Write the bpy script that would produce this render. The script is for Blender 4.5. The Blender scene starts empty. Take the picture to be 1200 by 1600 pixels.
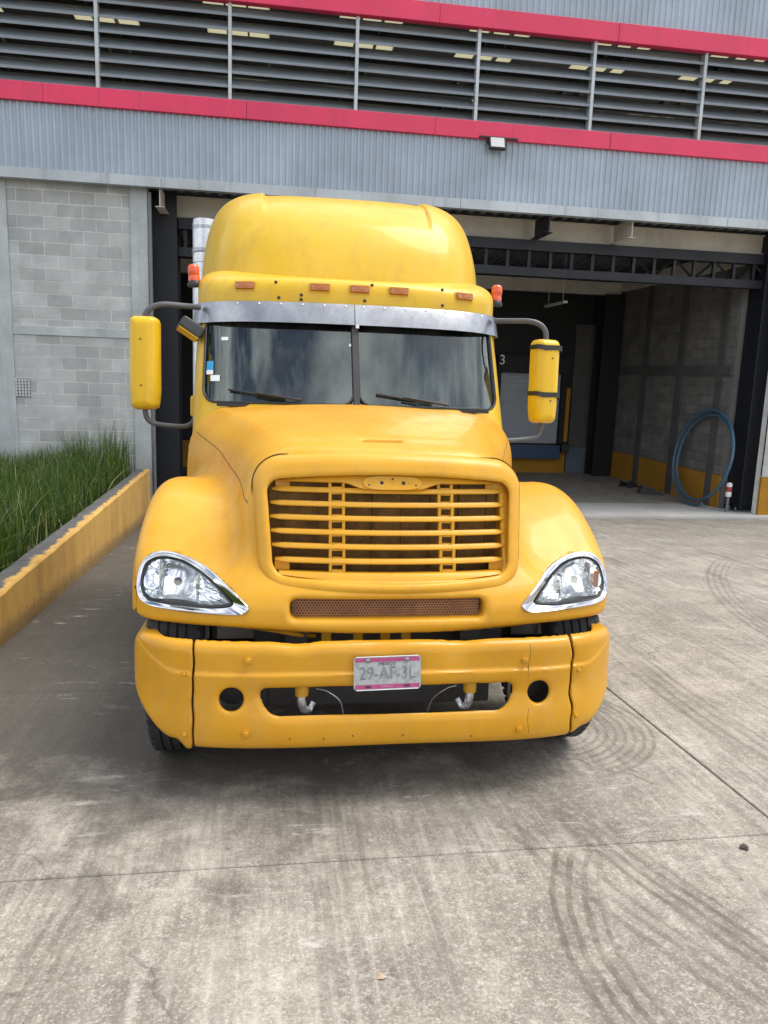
import bpy, bmesh, math, random
import numpy as np
from mathutils import Vector, Matrix

random.seed(7)
rng = np.random.default_rng(11)
R = math.radians
scene = bpy.context.scene
C = scene.collection

# ------------------------------------------------------------------ camera, sky, sun, exposure
CAM_H = 1.745                 # eye height over the ground at the camera
SLOPE = 0.056                 # the yard falls towards the loading bay
def cam_basis(pitch, roll, yaw):
    w = np.array([math.sin(yaw)*math.cos(pitch), math.cos(yaw)*math.cos(pitch), -math.sin(pitch)])
    r = np.array([math.cos(yaw), -math.sin(yaw), 0.0]); u = np.cross(r, w)
    c, s = math.cos(roll), math.sin(roll)
    return c*r+s*u, -s*r+c*u, w
r_, u_, w_ = cam_basis(R(10.15), R(2.0), R(8.88))
cam_data = bpy.data.cameras.new('camera')
cam_data.sensor_fit = 'HORIZONTAL'; cam_data.sensor_width = 36; cam_data.lens = 36.0
cam_data.clip_start = 0.05; cam_data.clip_end = 3000
cam = bpy.data.objects.new('camera', cam_data); C.objects.link(cam)
M = Matrix.Identity(4)
for i in range(3):
    M[i][0] = r_[i]; M[i][1] = u_[i]; M[i][2] = -w_[i]
M[2][3] = CAM_H
cam.matrix_world = M
scene.camera = cam
scene.render.resolution_x = 768; scene.render.resolution_y = 1024

SUN_EL, SUN_AZ = R(64), R(88)    # azimuth clockwise from +Y: high on the right
world = bpy.data.worlds.new('World'); scene.world = world; world.use_nodes = True
wn = world.node_tree; wn.nodes.clear()
def wnode(t, **k):
    n = wn.nodes.new(t)
    for a, b in k.items(): setattr(n, a, b)
    return n
sky = wnode('ShaderNodeTexSky', sky_type='NISHITA', sun_disc=False, sun_elevation=SUN_EL, sun_rotation=SUN_AZ,
            air_density=1.0, dust_density=2.0, ozone_density=1.0)
bg_sky = wnode('ShaderNodeBackground'); bg_sky.inputs['Strength'].default_value = 0.07
wn.links.new(sky.outputs[0], bg_sky.inputs['Color'])
# a broken layer of cloud over that sky, the same in every direction
tc = wnode('ShaderNodeTexCoord'); mp = wnode('ShaderNodeMapping'); mp.inputs['Scale'].default_value = (1, 1, 2.2)
nz = wnode('ShaderNodeTexNoise'); nz.inputs['Scale'].default_value = 2.6; nz.inputs['Detail'].default_value = 9; nz.inputs['Roughness'].default_value = 0.6
cr = wnode('ShaderNodeValToRGB'); cr.color_ramp.elements[0].position = 0.42; cr.color_ramp.elements[1].position = 0.60
wn.links.new(tc.outputs['Generated'], mp.inputs[0]); wn.links.new(mp.outputs[0], nz.inputs['Vector']); wn.links.new(nz.outputs[0], cr.inputs[0])
bg_cl = wnode('ShaderNodeBackground'); bg_cl.inputs['Color'].default_value = (0.97, 0.98, 1.0, 1); bg_cl.inputs['Strength'].default_value = 1.0
mx = wnode('ShaderNodeMixShader'); wo = wnode('ShaderNodeOutputWorld')
wn.links.new(cr.outputs[0], mx.inputs[0]); wn.links.new(bg_sky.outputs[0], mx.inputs[1]); wn.links.new(bg_cl.outputs[0], mx.inputs[2])
wn.links.new(mx.outputs[0], wo.inputs[0])

sun_d = bpy.data.lights.new('sun', 'SUN'); sun_d.energy = 1.5; sun_d.angle = R(36); sun_d.color = (1.0, 0.96, 0.88)
sun = bpy.data.objects.new('sun', sun_d); C.objects.link(sun)
sdir = Vector((math.sin(SUN_AZ)*math.cos(SUN_EL), math.cos(SUN_AZ)*math.cos(SUN_EL), math.sin(SUN_EL)))
sun.rotation_euler = sdir.to_track_quat('Z', 'Y').to_euler(); sun.location = sdir*40
vs = scene.view_settings
vs.view_transform = 'Standard'; vs.look = 'None'; vs.gamma = 1; vs.use_curve_mapping = False
vs.exposure = 1.20

# ------------------------------------------------------------------ materials
class NT:
    """small helper round a node tree"""
    def __init__(s, name):
        s.m = bpy.data.materials.new(name); s.m.use_nodes = True
        s.t = s.m.node_tree; s.t.nodes.clear()
        s.out = s.n('ShaderNodeOutputMaterial')
    def n(s, t, **k):
        nd = s.t.nodes.new(t)
        for a, b in k.items(): setattr(nd, a, b)
        return nd
    def l(s, a, b): s.t.links.new(a, b)
    def setv(s, sock, v):
        if hasattr(v, 'node'): s.l(v, sock)
        elif isinstance(v, (tuple, list)) and len(v) == 3 and sock.type == 'RGBA': sock.default_value = (*v, 1)
        else: sock.default_value = v
    def coord(s, which='Object'):
        if which == 'World': return s.n('ShaderNodeNewGeometry').outputs['Position']
        return s.n('ShaderNodeTexCoord').outputs[which]
    def mapping(s, v, loc=(0,0,0), rot=(0,0,0), sc=(1,1,1)):
        m = s.n('ShaderNodeMapping'); s.l(v, m.inputs[0])
        m.inputs['Location'].default_value = loc; m.inputs['Rotation'].default_value = rot; m.inputs['Scale'].default_value = sc
        return m.outputs[0]
    def noise(s, v, scale, detail=4, rough=0.55, dist=0.0):
        m = s.n('ShaderNodeTexNoise'); s.l(v, m.inputs['Vector'])
        m.inputs['Scale'].default_value = scale; m.inputs['Detail'].default_value = detail
        m.inputs['Roughness'].default_value = rough; m.inputs['Distortion'].default_value = dist
        return m.outputs[0]
    def ramp(s, v, a, b, c0=(0,0,0), c1=(1,1,1)):
        if a > b: a, b, c0, c1 = b, a, c1, c0
        m = s.n('ShaderNodeValToRGB'); s.l(v, m.inputs[0])
        e = m.color_ramp.elements; e[0].position = a; e[1].position = b; e[0].color = (*c0, 1); e[1].color = (*c1, 1)
        return m.outputs[0]
    def math(s, op, a, b=0.0, c=0.0, clamp=False):
        m = s.n('ShaderNodeMath', operation=op); m.use_clamp = clamp
        for i, v in enumerate((a, b, c)): s.setv(m.inputs[i], v)
        return m.outputs[0]
    def mix(s, fac, a, b, mode='MIX'):
        m = s.n('ShaderNodeMix', data_type='RGBA', blend_type=mode)
        s.setv(m.inputs[0], fac); s.setv(m.inputs[6], a); s.setv(m.inputs[7], b)
        return m.outputs[2]
    def sep(s, v):
        m = s.n('ShaderNodeSeparateXYZ'); s.l(v, m.inputs[0]); return m.outputs
    def bump(s, h, strength=0.3, dist=0.01):
        m = s.n('ShaderNodeBump'); m.inputs['Strength'].default_value = strength; m.inputs['Distance'].default_value = dist
        s.l(h, m.inputs['Height']); return m.outputs[0]
    def bsdf(s, base, rough=0.5, metal=0.0, normal=None, **k):
        b = s.n('ShaderNodeBsdfPrincipled')
        s.setv(b.inputs['Base Color'], base); s.setv(b.inputs['Roughness'], rough); s.setv(b.inputs['Metallic'], metal)
        if normal is not None: s.l(normal, b.inputs['Normal'])
        for a, v in k.items(): s.setv(b.inputs[a.replace('_', ' ')], v)
        s.l(b.outputs[0], s.out.inputs[0])
        return b

def mat_plain(name, base, rough=0.5, metal=0.0, var=0.25, scale=6.0, bump=0.0, bscale=60.0, coord='Object', **k):
    s = NT(name); co = s.coord(coord)
    n1 = s.noise(co, scale, 5, 0.6); n2 = s.noise(co, scale*9, 3, 0.6)
    dark = tuple(c*(1-var) for c in base); light = tuple(min(c*(1+var*0.6), 1) for c in base)
    col = s.mix(s.ramp(n1, 0.3, 0.7), dark, light)
    col = s.mix(0.25, col, s.mix(s.ramp(n2, 0.35, 0.65), dark, light))
    rr = s.math('MULTIPLY_ADD', n1, 0.25, rough-0.125, clamp=True)
    nm = s.bump(s.noise(co, bscale, 4, 0.6), bump, 0.004) if bump else None
    s.bsdf(col, rr, metal, nm, **k)
    return s.m

def mat_paint(name, base, faded, rough=0.32, coat=0.35, grime=(0.36, 0.20, 0.05)):
    """old truck enamel: slightly uneven, faint grime and chips, soft orange peel"""
    s = NT(name); co = s.coord('Object')
    n1 = s.noise(co, 2.2, 5, 0.55); n2 = s.noise(s.mapping(co, sc=(1, 1, .35)), 9, 6, 0.65); n3 = s.noise(co, 42, 4, 0.7)
    col = s.mix(s.ramp(n1, 0.35, 0.68), base, faded)
    col = s.mix(s.math('MULTIPLY', s.ramp(n2, 0.50, 0.75), 0.34), col, grime)
    nd = s.noise(s.mapping(co, sc=(1, 1, .5)), 4.5, 7, .7, .8)
    col = s.mix(s.math('MULTIPLY', s.ramp(nd, .50, .72), .10), col, (.50, .40, .24))
    col = s.mix(s.math('MULTIPLY', s.ramp(n3, 0.80, 0.83), 0.45), col, (0.22, 0.12, 0.05))
    rr = s.math('MULTIPLY_ADD', n2, 0.35, rough-0.17, clamp=True)
    nm = s.bump(s.noise(co, 130, 2, 0.5), 0.035, 0.003)
    s.bsdf(col, rr, 0.0, nm, Coat_Weight=coat*.6, Coat_Roughness=0.06, Specular_IOR_Level=.28)
    return s.m

MT = {}
MT['hood'] = mat_paint('hood_enamel', (0.59, 0.285, 0.012), (0.64, 0.335, 0.024), 0.42, 0.25)
MT['cabp'] = mat_paint('cab_enamel', (0.61, 0.385, 0.016), (0.65, 0.42, 0.030), 0.38, 0.3)
MT['bump'] = mat_paint('bumper_enamel', (0.53, 0.25, 0.007), (0.59, 0.295, 0.014), 0.38, 0.4)
MT['mirp'] = mat_paint('mirror_enamel', (0.68, 0.42, 0.008), (0.72, 0.45, 0.015), 0.33, 0.4)
MT['black'] = mat_plain('black_plastic', (0.018, 0.018, 0.02), 0.5, var=.3)
MT['dark'] = mat_plain('dark_chassis_metal', (0.035, 0.033, 0.032), 0.6, var=.4)
MT['rubber'] = mat_plain('tyre_rubber', (0.030, 0.030, 0.031), 0.75, var=.4, scale=14, bump=.3)
MT['armgrey'] = mat_plain('arm_grey_tube', (0.075, 0.078, 0.082), 0.42, var=.25, scale=12)
MT['chrome'] = mat_plain('chrome', (0.62, 0.63, 0.65), 0.10, 1.0, var=.06)
MT['steel'] = mat_plain('brushed_steel', (0.36, 0.37, 0.39), 0.32, 0.9, var=.30, scale=4)
MT['alu'] = mat_plain('aluminium', (0.62, 0.63, 0.65), 0.38, .85, var=.3, scale=9)
MT['refl'] = mat_plain('lamp_reflector', (0.86, 0.88, 0.91), 0.14, .85, var=.05, scale=10)
MT['seam'] = mat_plain('seam_gap', (0.10, 0.055, 0.012), 0.9, var=.3)
MT['interior'] = mat_plain('cab_trim', (0.06, 0.065, 0.068), 0.8, var=.3)
MT['seat'] = mat_plain('seat_fabric', (0.10, 0.105, 0.11), 0.9, var=.3)
MT['curtain'] = mat_plain('curtain_cloth', (0.55, 0.56, 0.52), 0.9, var=.2)
MT['white'] = mat_plain('white_print', (0.75, 0.78, 0.78), 0.5, var=.1)
MT['blue'] = mat_plain('blue_print', (0.03, 0.32, 0.62), 0.5, var=.1)
MT['tape'] = mat_plain('black_tape', (0.02, 0.019, 0.018), 0.45, var=.4, scale=20)
MT['brownmesh'] = mat_plain('radiator_screen', (0.20, 0.108, 0.026), 0.8, var=.6, scale=14)
MT['hose'] = mat_plain('blue_hose', (0.05, 0.115, 0.175), 0.4, var=.25)

def mat_mesh_screen():
    # painted punched mesh: hexagon holes come from geometry, this is its paint
    return mat_plain('punched_screen', (0.33, 0.15, 0.06), 0.7, var=.4, scale=12)
MT['screen'] = mat_mesh_screen()

def mat_plate():
    s = NT('licence_plate_paint'); co = s.coord('Object')
    n = s.noise(co, 40, 5, .7); n2 = s.noise(co, 9, 4, .6)
    col = s.mix(s.ramp(n, .45, .7), (0.40, 0.43, 0.43), (0.22, 0.23, 0.22)); col = s.mix(s.math('MULTIPLY', s.ramp(n2, .5, .75), .5), col, (.35, .34, .31))
    s.bsdf(col, .5); return s.m
MT['plate'] = mat_plate()
MT['plateink'] = mat_plain('plate_worn_ink', (0.24, 0.235, 0.24), 0.6, var=.6, scale=60)
MT['plateblack'] = mat_plain('plate_black_ink', (0.06, 0.06, 0.06), 0.6, var=.5, scale=60)
MT['pink'] = mat_plain('plate_pink_band', (0.42, 0.065, 0.20), 0.5, var=.35, scale=30)
MT['pinktext'] = mat_plain('plate_pink_text', (0.70, 0.30, 0.45), 0.5, var=.2, scale=30)

def mat_glass(name, tint, refl=1.5, rough=0.0, dirt=0.0):
    s = NT(name)
    tr = s.n('ShaderNodeBsdfTransparent'); s.setv(tr.inputs[0], tint)
    gl = s.n('ShaderNodeBsdfGlossy'); s.setv(gl.inputs['Roughness'], rough); s.setv(gl.inputs[0], (.90, 1, .97))
    fr = s.n('ShaderNodeFresnel'); fr.inputs[0].default_value = refl
    m = s.n('ShaderNodeMixShader'); s.l(fr.outputs[0], m.inputs[0]); s.l(tr.outputs[0], m.inputs[1]); s.l(gl.outputs[0], m.inputs[2])
    last = m.outputs[0]
    if dirt:
        df = s.n('ShaderNodeBsdfDiffuse'); s.setv(df.inputs[0], (.55, .56, .54))
        co = s.coord('Object'); n = s.noise(co, 3.5, 6, .65); n2 = s.noise(co, 60, 2)
        fac = s.math('MULTIPLY', s.ramp(n, .35, .75), s.math('MULTIPLY_ADD', n2, dirt, dirt*.4))
        m2 = s.n('ShaderNodeMixShader'); s.l(fac, m2.inputs[0]); s.l(last, m2.inputs[1]); s.l(df.outputs[0], m2.inputs[2]); last = m2.outputs[0]
    s.l(last, s.out.inputs[0])
    return s.m
MT['windshield'] = mat_glass('windshield_glass', (0.42, 0.56, 0.55), 1.95, 0.0, 0.05)
MT['lens'] = mat_glass('headlight_lens', (0.97, 0.98, 0.99), 1.30, 0.03, 0.16)
def mat_amber(name, base, em=0.0):
    s = NT(name); s.bsdf(base, .3, 0, Coat_Weight=.5, Subsurface_Weight=.0); return s.m
MT['amber'] = mat_plain('marker_lens', (0.42, 0.13, 0.02), .35, var=.35, scale=50, Coat_Weight=.3)
MT['beacon'] = mat_plain('beacon_lens', (0.72, 0.085, 0.012), .3, var=.25, scale=30, Coat_Weight=.5)

# ------------------------------------------------------------------ mesh helpers
def make_mesh(name, verts, faces, smooth=False, sharp=None):
    me = bpy.data.meshes.new(name); me.from_pydata([tuple(v) for v in verts], [], faces); me.update()
    if smooth:
        me.polygons.foreach_set('use_smooth', [True]*len(me.polygons))
        if sharp: me.set_sharp_from_angle(angle=R(sharp))
    return me
def obj(name, me, mat, parent=None, loc=None, rot=None):
    o = bpy.data.objects.new(name, me); C.objects.link(o)
    if mat is not None and not me.materials: me.materials.append(MT[mat] if isinstance(mat, str) else mat)
    if parent is not None: o.parent = parent
    if loc is not None: o.location = loc
    if rot is not None: o.rotation_euler = rot
    return o
def empty(name, loc=(0,0,0), rot=(0,0,0)):
    o = bpy.data.objects.new(name, None); C.objects.link(o); o.location = loc; o.rotation_euler = rot
    o.empty_display_size = .2; return o
def tag(o, label=None, cat=None, group=None, kind=None):
    if label: o['label'] = label
    if cat: o['category'] = cat
    if group: o['group'] = group
    if kind: o['kind'] = kind
    return o
class MB:
    """collects shapes into one mesh"""
    def __init__(s): s.v = []; s.f = []
    def add(s, v, f):
        b = len(s.v); s.v += [tuple(p) for p in v]; s.f += [tuple(i+b for i in q) for q in f]; return s
    def box(s, x0, x1, y0, y1, z0, z1, bev=0.0):
        if bev <= 0:
            v = [(x, y, z) for z in (z0, z1) for y in (y0, y1) for x in (x0, x1)]
            return s.add(v, [(0,2,3,1),(4,5,7,6),(0,1,5,4),(2,6,7,3),(0,4,6,2),(1,3,7,5)])
        bm = bmesh.new(); bmesh.ops.create_cube(bm, size=1)
        for p in bm.verts: p.co = Vector(((x0+x1)/2+p.co.x*(x1-x0), (y0+y1)/2+p.co.y*(y1-y0), (z0+z1)/2+p.co.z*(z1-z0)))
        bmesh.ops.bevel(bm, geom=bm.edges[:], offset=bev, segments=2, profile=.5, affect='EDGES')
        bm.verts.index_update()
        s.add([p.co[:] for p in bm.verts], [tuple(q.index for q in fc.verts) for fc in bm.faces]); bm.free(); return s
    def tube(s, pts, r, n=10, closed=False, caps=True):
        P = [Vector(p) for p in pts]; m = len(P); rr = r if hasattr(r, '__len__') else [r]*m
        v = []; prev = None
        for i in range(m):
            if closed: d = P[(i+1) % m]-P[i-1]
            else: d = P[min(i+1, m-1)]-P[max(i-1, 0)]
            d.normalize()
            if prev is None:
                a = Vector((0,0,1)) if abs(d.z) < .9 else Vector((1,0,0)); u = d.cross(a).normalized()
            else: u = (prev-d*prev.dot(d)).normalized()
            prev = u; w = d.cross(u)
            for k in range(n):
                t = 2*math.pi*k/n; v.append(P[i]+(u*math.cos(t)+w*math.sin(t))*rr[i])
        f = []
        for i in range(m if closed else m-1):
            j = (i+1) % m
            for k in range(n):
                k2 = (k+1) % n; f.append((i*n+k, i*n+k2, j*n+k2, j*n+k))
        if caps and not closed: f += [tuple(range(n))[::-1], tuple((m-1)*n+k for k in range(n))]
        return s.add(v, f)
    def lathe(s, prof, n=24, origin=(0,0,0), axis='z', caps=True):
        v = []; f = []; m = len(prof)
        for r, h in prof:
            for k in range(n):
                t = 2*math.pi*k/n; a, b = r*math.cos(t), r*math.sin(t)
                p = {'z': (a, b, h), 'x': (h, a, b), 'y': (b, h, a)}[axis]
                v.append((p[0]+origin[0], p[1]+origin[1], p[2]+origin[2]))
        for i in range(m-1):
            for k in range(n):
                k2 = (k+1) % n; f.append((i*n+k, i*n+k2, (i+1)*n+k2, (i+1)*n+k))
        if caps: f += [tuple(range(n))[::-1], tuple((m-1)*n+k for k in range(n))]
        return s.add(v, f)
    def prism(s, poly, fn0, fn1):
        n = len(poly); v = [fn0(*p) for p in poly]+[fn1(*p) for p in poly]
        f = [tuple(range(n))[::-1], tuple(range(n, 2*n))]+[(i, (i+1) % n, n+(i+1) % n, n+i) for i in range(n)]
        return s.add(v, f)
    def build(s, name, mat, parent=None, smooth=False, sharp=35, **k):
        me = make_mesh(name, s.v, s.f, smooth, sharp)
        bm = bmesh.new(); bm.from_mesh(me); bmesh.ops.recalc_face_normals(bm, faces=bm.faces[:]); bm.to_mesh(me); bm.free()
        if smooth and sharp: me.set_sharp_from_angle(angle=R(sharp))
        return obj(name, me, mat, parent, **k)
def spline(pts, n=8, closed=False):
    P = [np.array(p, float) for p in pts]; m = len(P); out = []
    for i in range(m if closed else m-1):
        p1 = P[i]; p2 = P[(i+1) % m]
        p0 = P[i-1] if closed or i > 0 else 2*p1-p2
        p3 = P[(i+2) % m] if closed or i+2 < m else 2*p2-p1
        for k in range(n):
            t = k/n
            out.append(.5*((2*p1)+(-p0+p2)*t+(2*p0-5*p1+4*p2-p3)*t*t+(-p0+3*p1-3*p2+p3)*t**3))
    if not closed: out.append(P[-1])
    return out
def resample(pts, n):
    P = np.array(pts); P2 = np.vstack([P, P[:1]]); d = np.r_[0, np.cumsum(np.linalg.norm(np.diff(P2, axis=0), axis=1))]
    t = np.linspace(0, d[-1], n, endpoint=False)
    return np.stack([np.interp(t, d, P2[:, k]) for k in range(P.shape[1])], -1)
def text_mesh(name, body, size, mat, parent, matrix, extrude=.0006, sx=1.0, offset=0.0):
    cu = bpy.data.curves.new(name, 'FONT'); cu.body = body; cu.size = size; cu.align_x = 'CENTER'; cu.align_y = 'CENTER'
    cu.extrude = extrude; cu.resolution_u = 3; cu.offset = offset
    tmp = bpy.data.objects.new(name, cu); C.objects.link(tmp)
    dg = bpy.context.evaluated_depsgraph_get(); me = bpy.data.meshes.new_from_object(tmp.evaluated_get(dg))
    bpy.data.objects.remove(tmp); me.transform(Matrix.Diagonal((sx, 1, 1, 1))); me.transform(matrix); me.name = name
    me.materials.clear()
    return obj(name, me, mat, parent)
FACE_FRONT = Matrix.Rotation(R(90), 4, 'X')      # text in XZ, facing -Y

def rrect(hx, hz, r, n=5):
    out = []
    for cx, cz, a0 in ((hx-r, hz-r, 0), (-hx+r, hz-r, 90), (-hx+r, -hz+r, 180), (hx-r, -hz+r, 270)):
        out += [(cx+r*math.cos(R(a0+90*k/n)), cz+r*math.sin(R(a0+90*k/n))) for k in range(n+1)]
    return out
# implicit surfaces ------------------------------------------------
def smax(a, b, k):
    h = np.maximum(k-np.abs(a-b), 0)/k
    return np.maximum(a, b)+h*h*k*.25
def smin(a, b, k): return -smax(-a, -b, k)
def sstep(a, b, x):
    t = np.clip((x-a)/(b-a), 0, 1); return t*t*(3-2*t)
def rbox2(x, y, hx, hy, r):
    qx = np.abs(x)-hx+r; qy = np.abs(y)-hy+r
    return np.hypot(np.maximum(qx, 0), np.maximum(qy, 0))+np.minimum(np.maximum(qx, qy), 0)-r
def surface_nets(fn, lo, hi, h, name):
    lo = np.array(lo, float); n = np.ceil((np.array(hi)-lo)/h).astype(int)+1
    ax = [lo[i]+h*np.arange(n[i]) for i in range(3)]
    F = np.empty(n)
    for i0 in range(0, n[0], 24):                       # slabs keep memory low
        X, Y, Z = np.meshgrid(ax[0][i0:i0+24], ax[1], ax[2], indexing='ij'); F[i0:i0+24] = fn(X, Y, Z)
    S = F < 0
    nc = n-1
    cnt = np.zeros(nc); acc = np.zeros((*nc, 3))
    for axis in range(3):
        o1, o2 = [a for a in range(3) if a != axis]
        A = np.take(F, range(n[axis]-1), axis); B = np.take(F, range(1, n[axis]), axis)
        cr_ = (A < 0) != (B < 0)
        with np.errstate(divide='ignore', invalid='ignore'): T = np.where(cr_, A/(A-B), 0)
        for d1 in (0, 1):
            for d2 in (0, 1):
                sl = [slice(None)]*3; sl[o1] = slice(d1, d1+nc[o1]); sl[o2] = slice(d2, d2+nc[o2]); sl = tuple(sl)
                c = cr_[sl]; cnt += c
                acc[..., axis] += np.where(c, T[sl], 0); acc[..., o1] += c*d1; acc[..., o2] += c*d2
    act = cnt > 0
    idx = -np.ones(nc, int); idx[act] = np.arange(act.sum())
    V = np.argwhere(act)+acc[act]/cnt[act][:, None]; V = lo+V*h
    faces = []
    for axis in range(3):
        o1, o2 = [(1, 2), (2, 0), (0, 1)][axis]
        A = np.take(S, range(n[axis]-1), axis); B = np.take(S, range(1, n[axis]), axis)
        e = np.argwhere(A != B); e = e[(e[:, o1] > 0) & (e[:, o2] > 0) & (e[:, o1] < n[o1]-1) & (e[:, o2] < n[o2]-1)]
        if not len(e): continue
        q = []
        for a, b in ((1, 1), (0, 1), (0, 0), (1, 0)):
            c = e.copy(); c[:, o1] -= a; c[:, o2] -= b; q.append(idx[tuple(c.T)])
        q = np.stack(q, -1); flip = ~A[tuple(e.T)]
        q[flip] = q[flip][:, ::-1]; faces.append(q)
    Q = np.vstack(faces); Q = Q[(Q >= 0).all(1)]
    for _ in range(3):
        f0 = fn(*V.T); e = h*.25; g = []
        for k in range(3):
            d = np.zeros(3); d[k] = e; g.append((fn(*(V+d).T)-fn(*(V-d).T))/(2*e))
        g = np.stack(g, -1); st = -f0[:, None]*g/np.maximum((g*g).sum(1), .15)[:, None]
        ln = np.linalg.norm(st, axis=1, keepdims=True); st *= np.minimum(1, .4*h/np.maximum(ln, 1e-9)); V = V+st
    me = bpy.data.meshes.new(name)
    me.vertices.add(len(V)); me.vertices.foreach_set('co', V.astype(np.float32).ravel())
    me.loops.add(Q.size); me.loops.foreach_set('vertex_index', Q.astype(np.int32).ravel())
    me.polygons.add(len(Q)); me.polygons.foreach_set('loop_start', np.arange(0, Q.size, 4, dtype=np.int32))
    me.polygons.foreach_set('use_smooth', np.ones(len(Q), bool))
    me.update(calc_edges=True); me.validate()
    me.set_sharp_from_angle(angle=R(50))
    return me
def project_to(fn, P, it=12):
    P = np.array(P, float)
    for _ in range(it):
        f0 = fn(*P.T); g = []
        for k in range(3):
            d = np.zeros(3); d[k] = 1e-3; g.append((fn(*(P+d).T)-fn(*(P-d).T))/2e-3)
        g = np.stack(g, -1); P = P-f0[:, None]*g/np.maximum((g*g).sum(1), .1)[:, None]
    g /= np.linalg.norm(g, axis=1, keepdims=True)
    return P, g

# ------------------------------------------------------------------ setting: materials
def gz(y): return -SLOPE*min(max(y, -8.0), 13.23)

def mat_yard():
    """trowelled yard concrete: mottled, gritty, scuffed, with rubber arcs and drag marks"""
    s = NT('yard_concrete'); P = s.coord('World'); o = s.sep(P)
    big = s.noise(P, .6, 5, .6, .8); mid = s.noise(P, 2.6, 7, .68, .6); blot = s.noise(P, 7.5, 6, .7, .3); fine = s.noise(P, 30, 5, .75); grit = s.noise(P, 95, 4, .75); pin = s.noise(P, 240, 2, .6)
    col = s.mix(s.ramp(big, .33, .66), (.175, .153, .120), (.310, .276, .226))
    col = s.mix(s.math('MULTIPLY', s.ramp(mid, .47, .62), .72), col, (.155, .133, .106))
    col = s.mix(s.math('MULTIPLY', s.ramp(mid, .46, .32), .45), col, (.45, .41, .345))
    col = s.mix(s.math('MULTIPLY', s.ramp(blot, .50, .64), .52), col, (.150, .130, .104))
    col = s.mix(s.math('MULTIPLY', s.ramp(fine, .50, .66), .50), col, (.53, .49, .42))
    col = s.mix(s.math('MULTIPLY', s.ramp(fine, .46, .34), .45), col, (.130, .113, .092))
    col = s.mix(s.math('MULTIPLY', s.ramp(grit, .53, .66), .60), col, (.60, .56, .49))
    col = s.mix(s.math('MULTIPLY', s.ramp(grit, .46, .34), .55), col, (.105, .092, .075))
    col = s.mix(s.math('MULTIPLY', s.ramp(pin, .64, .70), .5), col, (.66, .63, .57))
    # soft drag marks, broken into patches
    for q, (ang, sc, amt, c) in enumerate(((6, (6, .9, 1), .34, (.135, .117, .095)), (-34, (9, .8, 1), .40, (.50, .465, .40)), (-52, (22, 1.0, 1), .42, (.12, .105, .086)), (-20, (24, 1.6, 1), .20, (.55, .51, .44)), (28, (20, 2.4, 1), .20, (.55, .52, .45)), (-44, (9, .7, 1), .60, (.135, .117, .095)), (-66, (30, 1.6, 1), .38, (.52, .49, .43)))):
        st = s.noise(s.mapping(P, loc=(q*3.7, q*1.1, 0), rot=(0, 0, R(ang)), sc=sc), 1.0, 7, .70, .25)
        pat = s.ramp(s.noise(s.mapping(P, loc=(q*5.3, 3.1, 0)), 1.1, 4, .6), .45, .62)
        col = s.mix(s.math('MULTIPLY', s.math('MULTIPLY', s.ramp(st, .48, .64), pat), amt), col, c)
    # tyre tracks: rubber ribs along arcs (x, y of centre, inner and outer radius, from, to, side, ribs, strength)
    rub = None
    for (cx, cy, r0, r1, a0, a1, dirx, nr, amt) in ((2.285, 2.02, 1.10, 1.33, -.55, .66, -1, 4, 1.0), (1.50, 4.00, .34, .74, -1.35, .75, 1, 8, .55), (9.3, 5.05, 8.10, 8.33, -.50, -.20, -1, 4, .75), (8.9, 5.35, 8.10, 8.30, -.55, -.22, -1, 3, .6),
            (12.3, 2.6, 11.88, 12.14, -.08, .11, -1, 3, .8), (-10.2, 2.3, 9.96, 10.18, -.05, .05, 1, 5, .6), (5.2, 1.6, 5.82, 6.02, -.2, .25, -1, 4, .5), (14.9, 4.0, 12.1, 12.42, -.1, .18, -1, 4, .6), (11.2, 4.3, 6.92, 7.2, -.3, .8, -1, 4, .5), (12.6, 2.0, 11.50, 11.72, .05, .17, -1, 4, .6)):
        dx = s.math('SUBTRACT', o[0], cx); dy = s.math('SUBTRACT', o[1], cy)
        w = s.math('ADD', s.math('MULTIPLY', s.math('SUBTRACT', mid, .5), .05), s.math('MULTIPLY', s.math('SUBTRACT', fine, .5), .018))
        rr = s.math('ADD', s.math('SQRT', s.math('ADD', s.math('MULTIPLY', dx, dx), s.math('MULTIPLY', dy, dy))), w)
        inn = s.math('MULTIPLY', s.math('MULTIPLY', s.math('SUBTRACT', rr, r0), 40, clamp=True), s.math('MULTIPLY', s.math('SUBTRACT', r1, rr), 40, clamp=True))
        an = s.math('ARCTAN2', dy, s.math('MULTIPLY', dx, float(dirx)))
        arc = s.math('MULTIPLY', s.math('MULTIPLY', s.math('SUBTRACT', an, a0), 8, clamp=True), s.math('MULTIPLY', s.math('SUBTRACT', a1, an), 8, clamp=True))
        line = s.ramp(s.math('SINE', s.math('MULTIPLY', s.math('SUBTRACT', rr, r0), 6.2832*nr/(r1-r0))), -.5, .5)
        brk = s.ramp(blot, .40, .60)
        k = s.math('MULTIPLY', s.math('MULTIPLY', s.math('MULTIPLY', inn, arc), s.math('MULTIPLY_ADD', line, .75, .25)), s.math('MULTIPLY', s.math('MULTIPLY_ADD', brk, .5, .5), min(1.0, amt*1.25)))
        rub = k if rub is None else s.math('MAXIMUM', rub, k)
    col = s.mix(s.math('MULTIPLY', rub, .88), col, (.100, .082, .060))
    # oil drips and hairline cracks
    dr = s.ramp(s.noise(P, 11, 3, .5), .70, .76); col = s.mix(s.math('MULTIPLY', dr, .6), col, (.07, .062, .052))
    vo = s.n('ShaderNodeTexVoronoi', feature='DISTANCE_TO_EDGE'); vo.inputs['Scale'].default_value = .45
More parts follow.
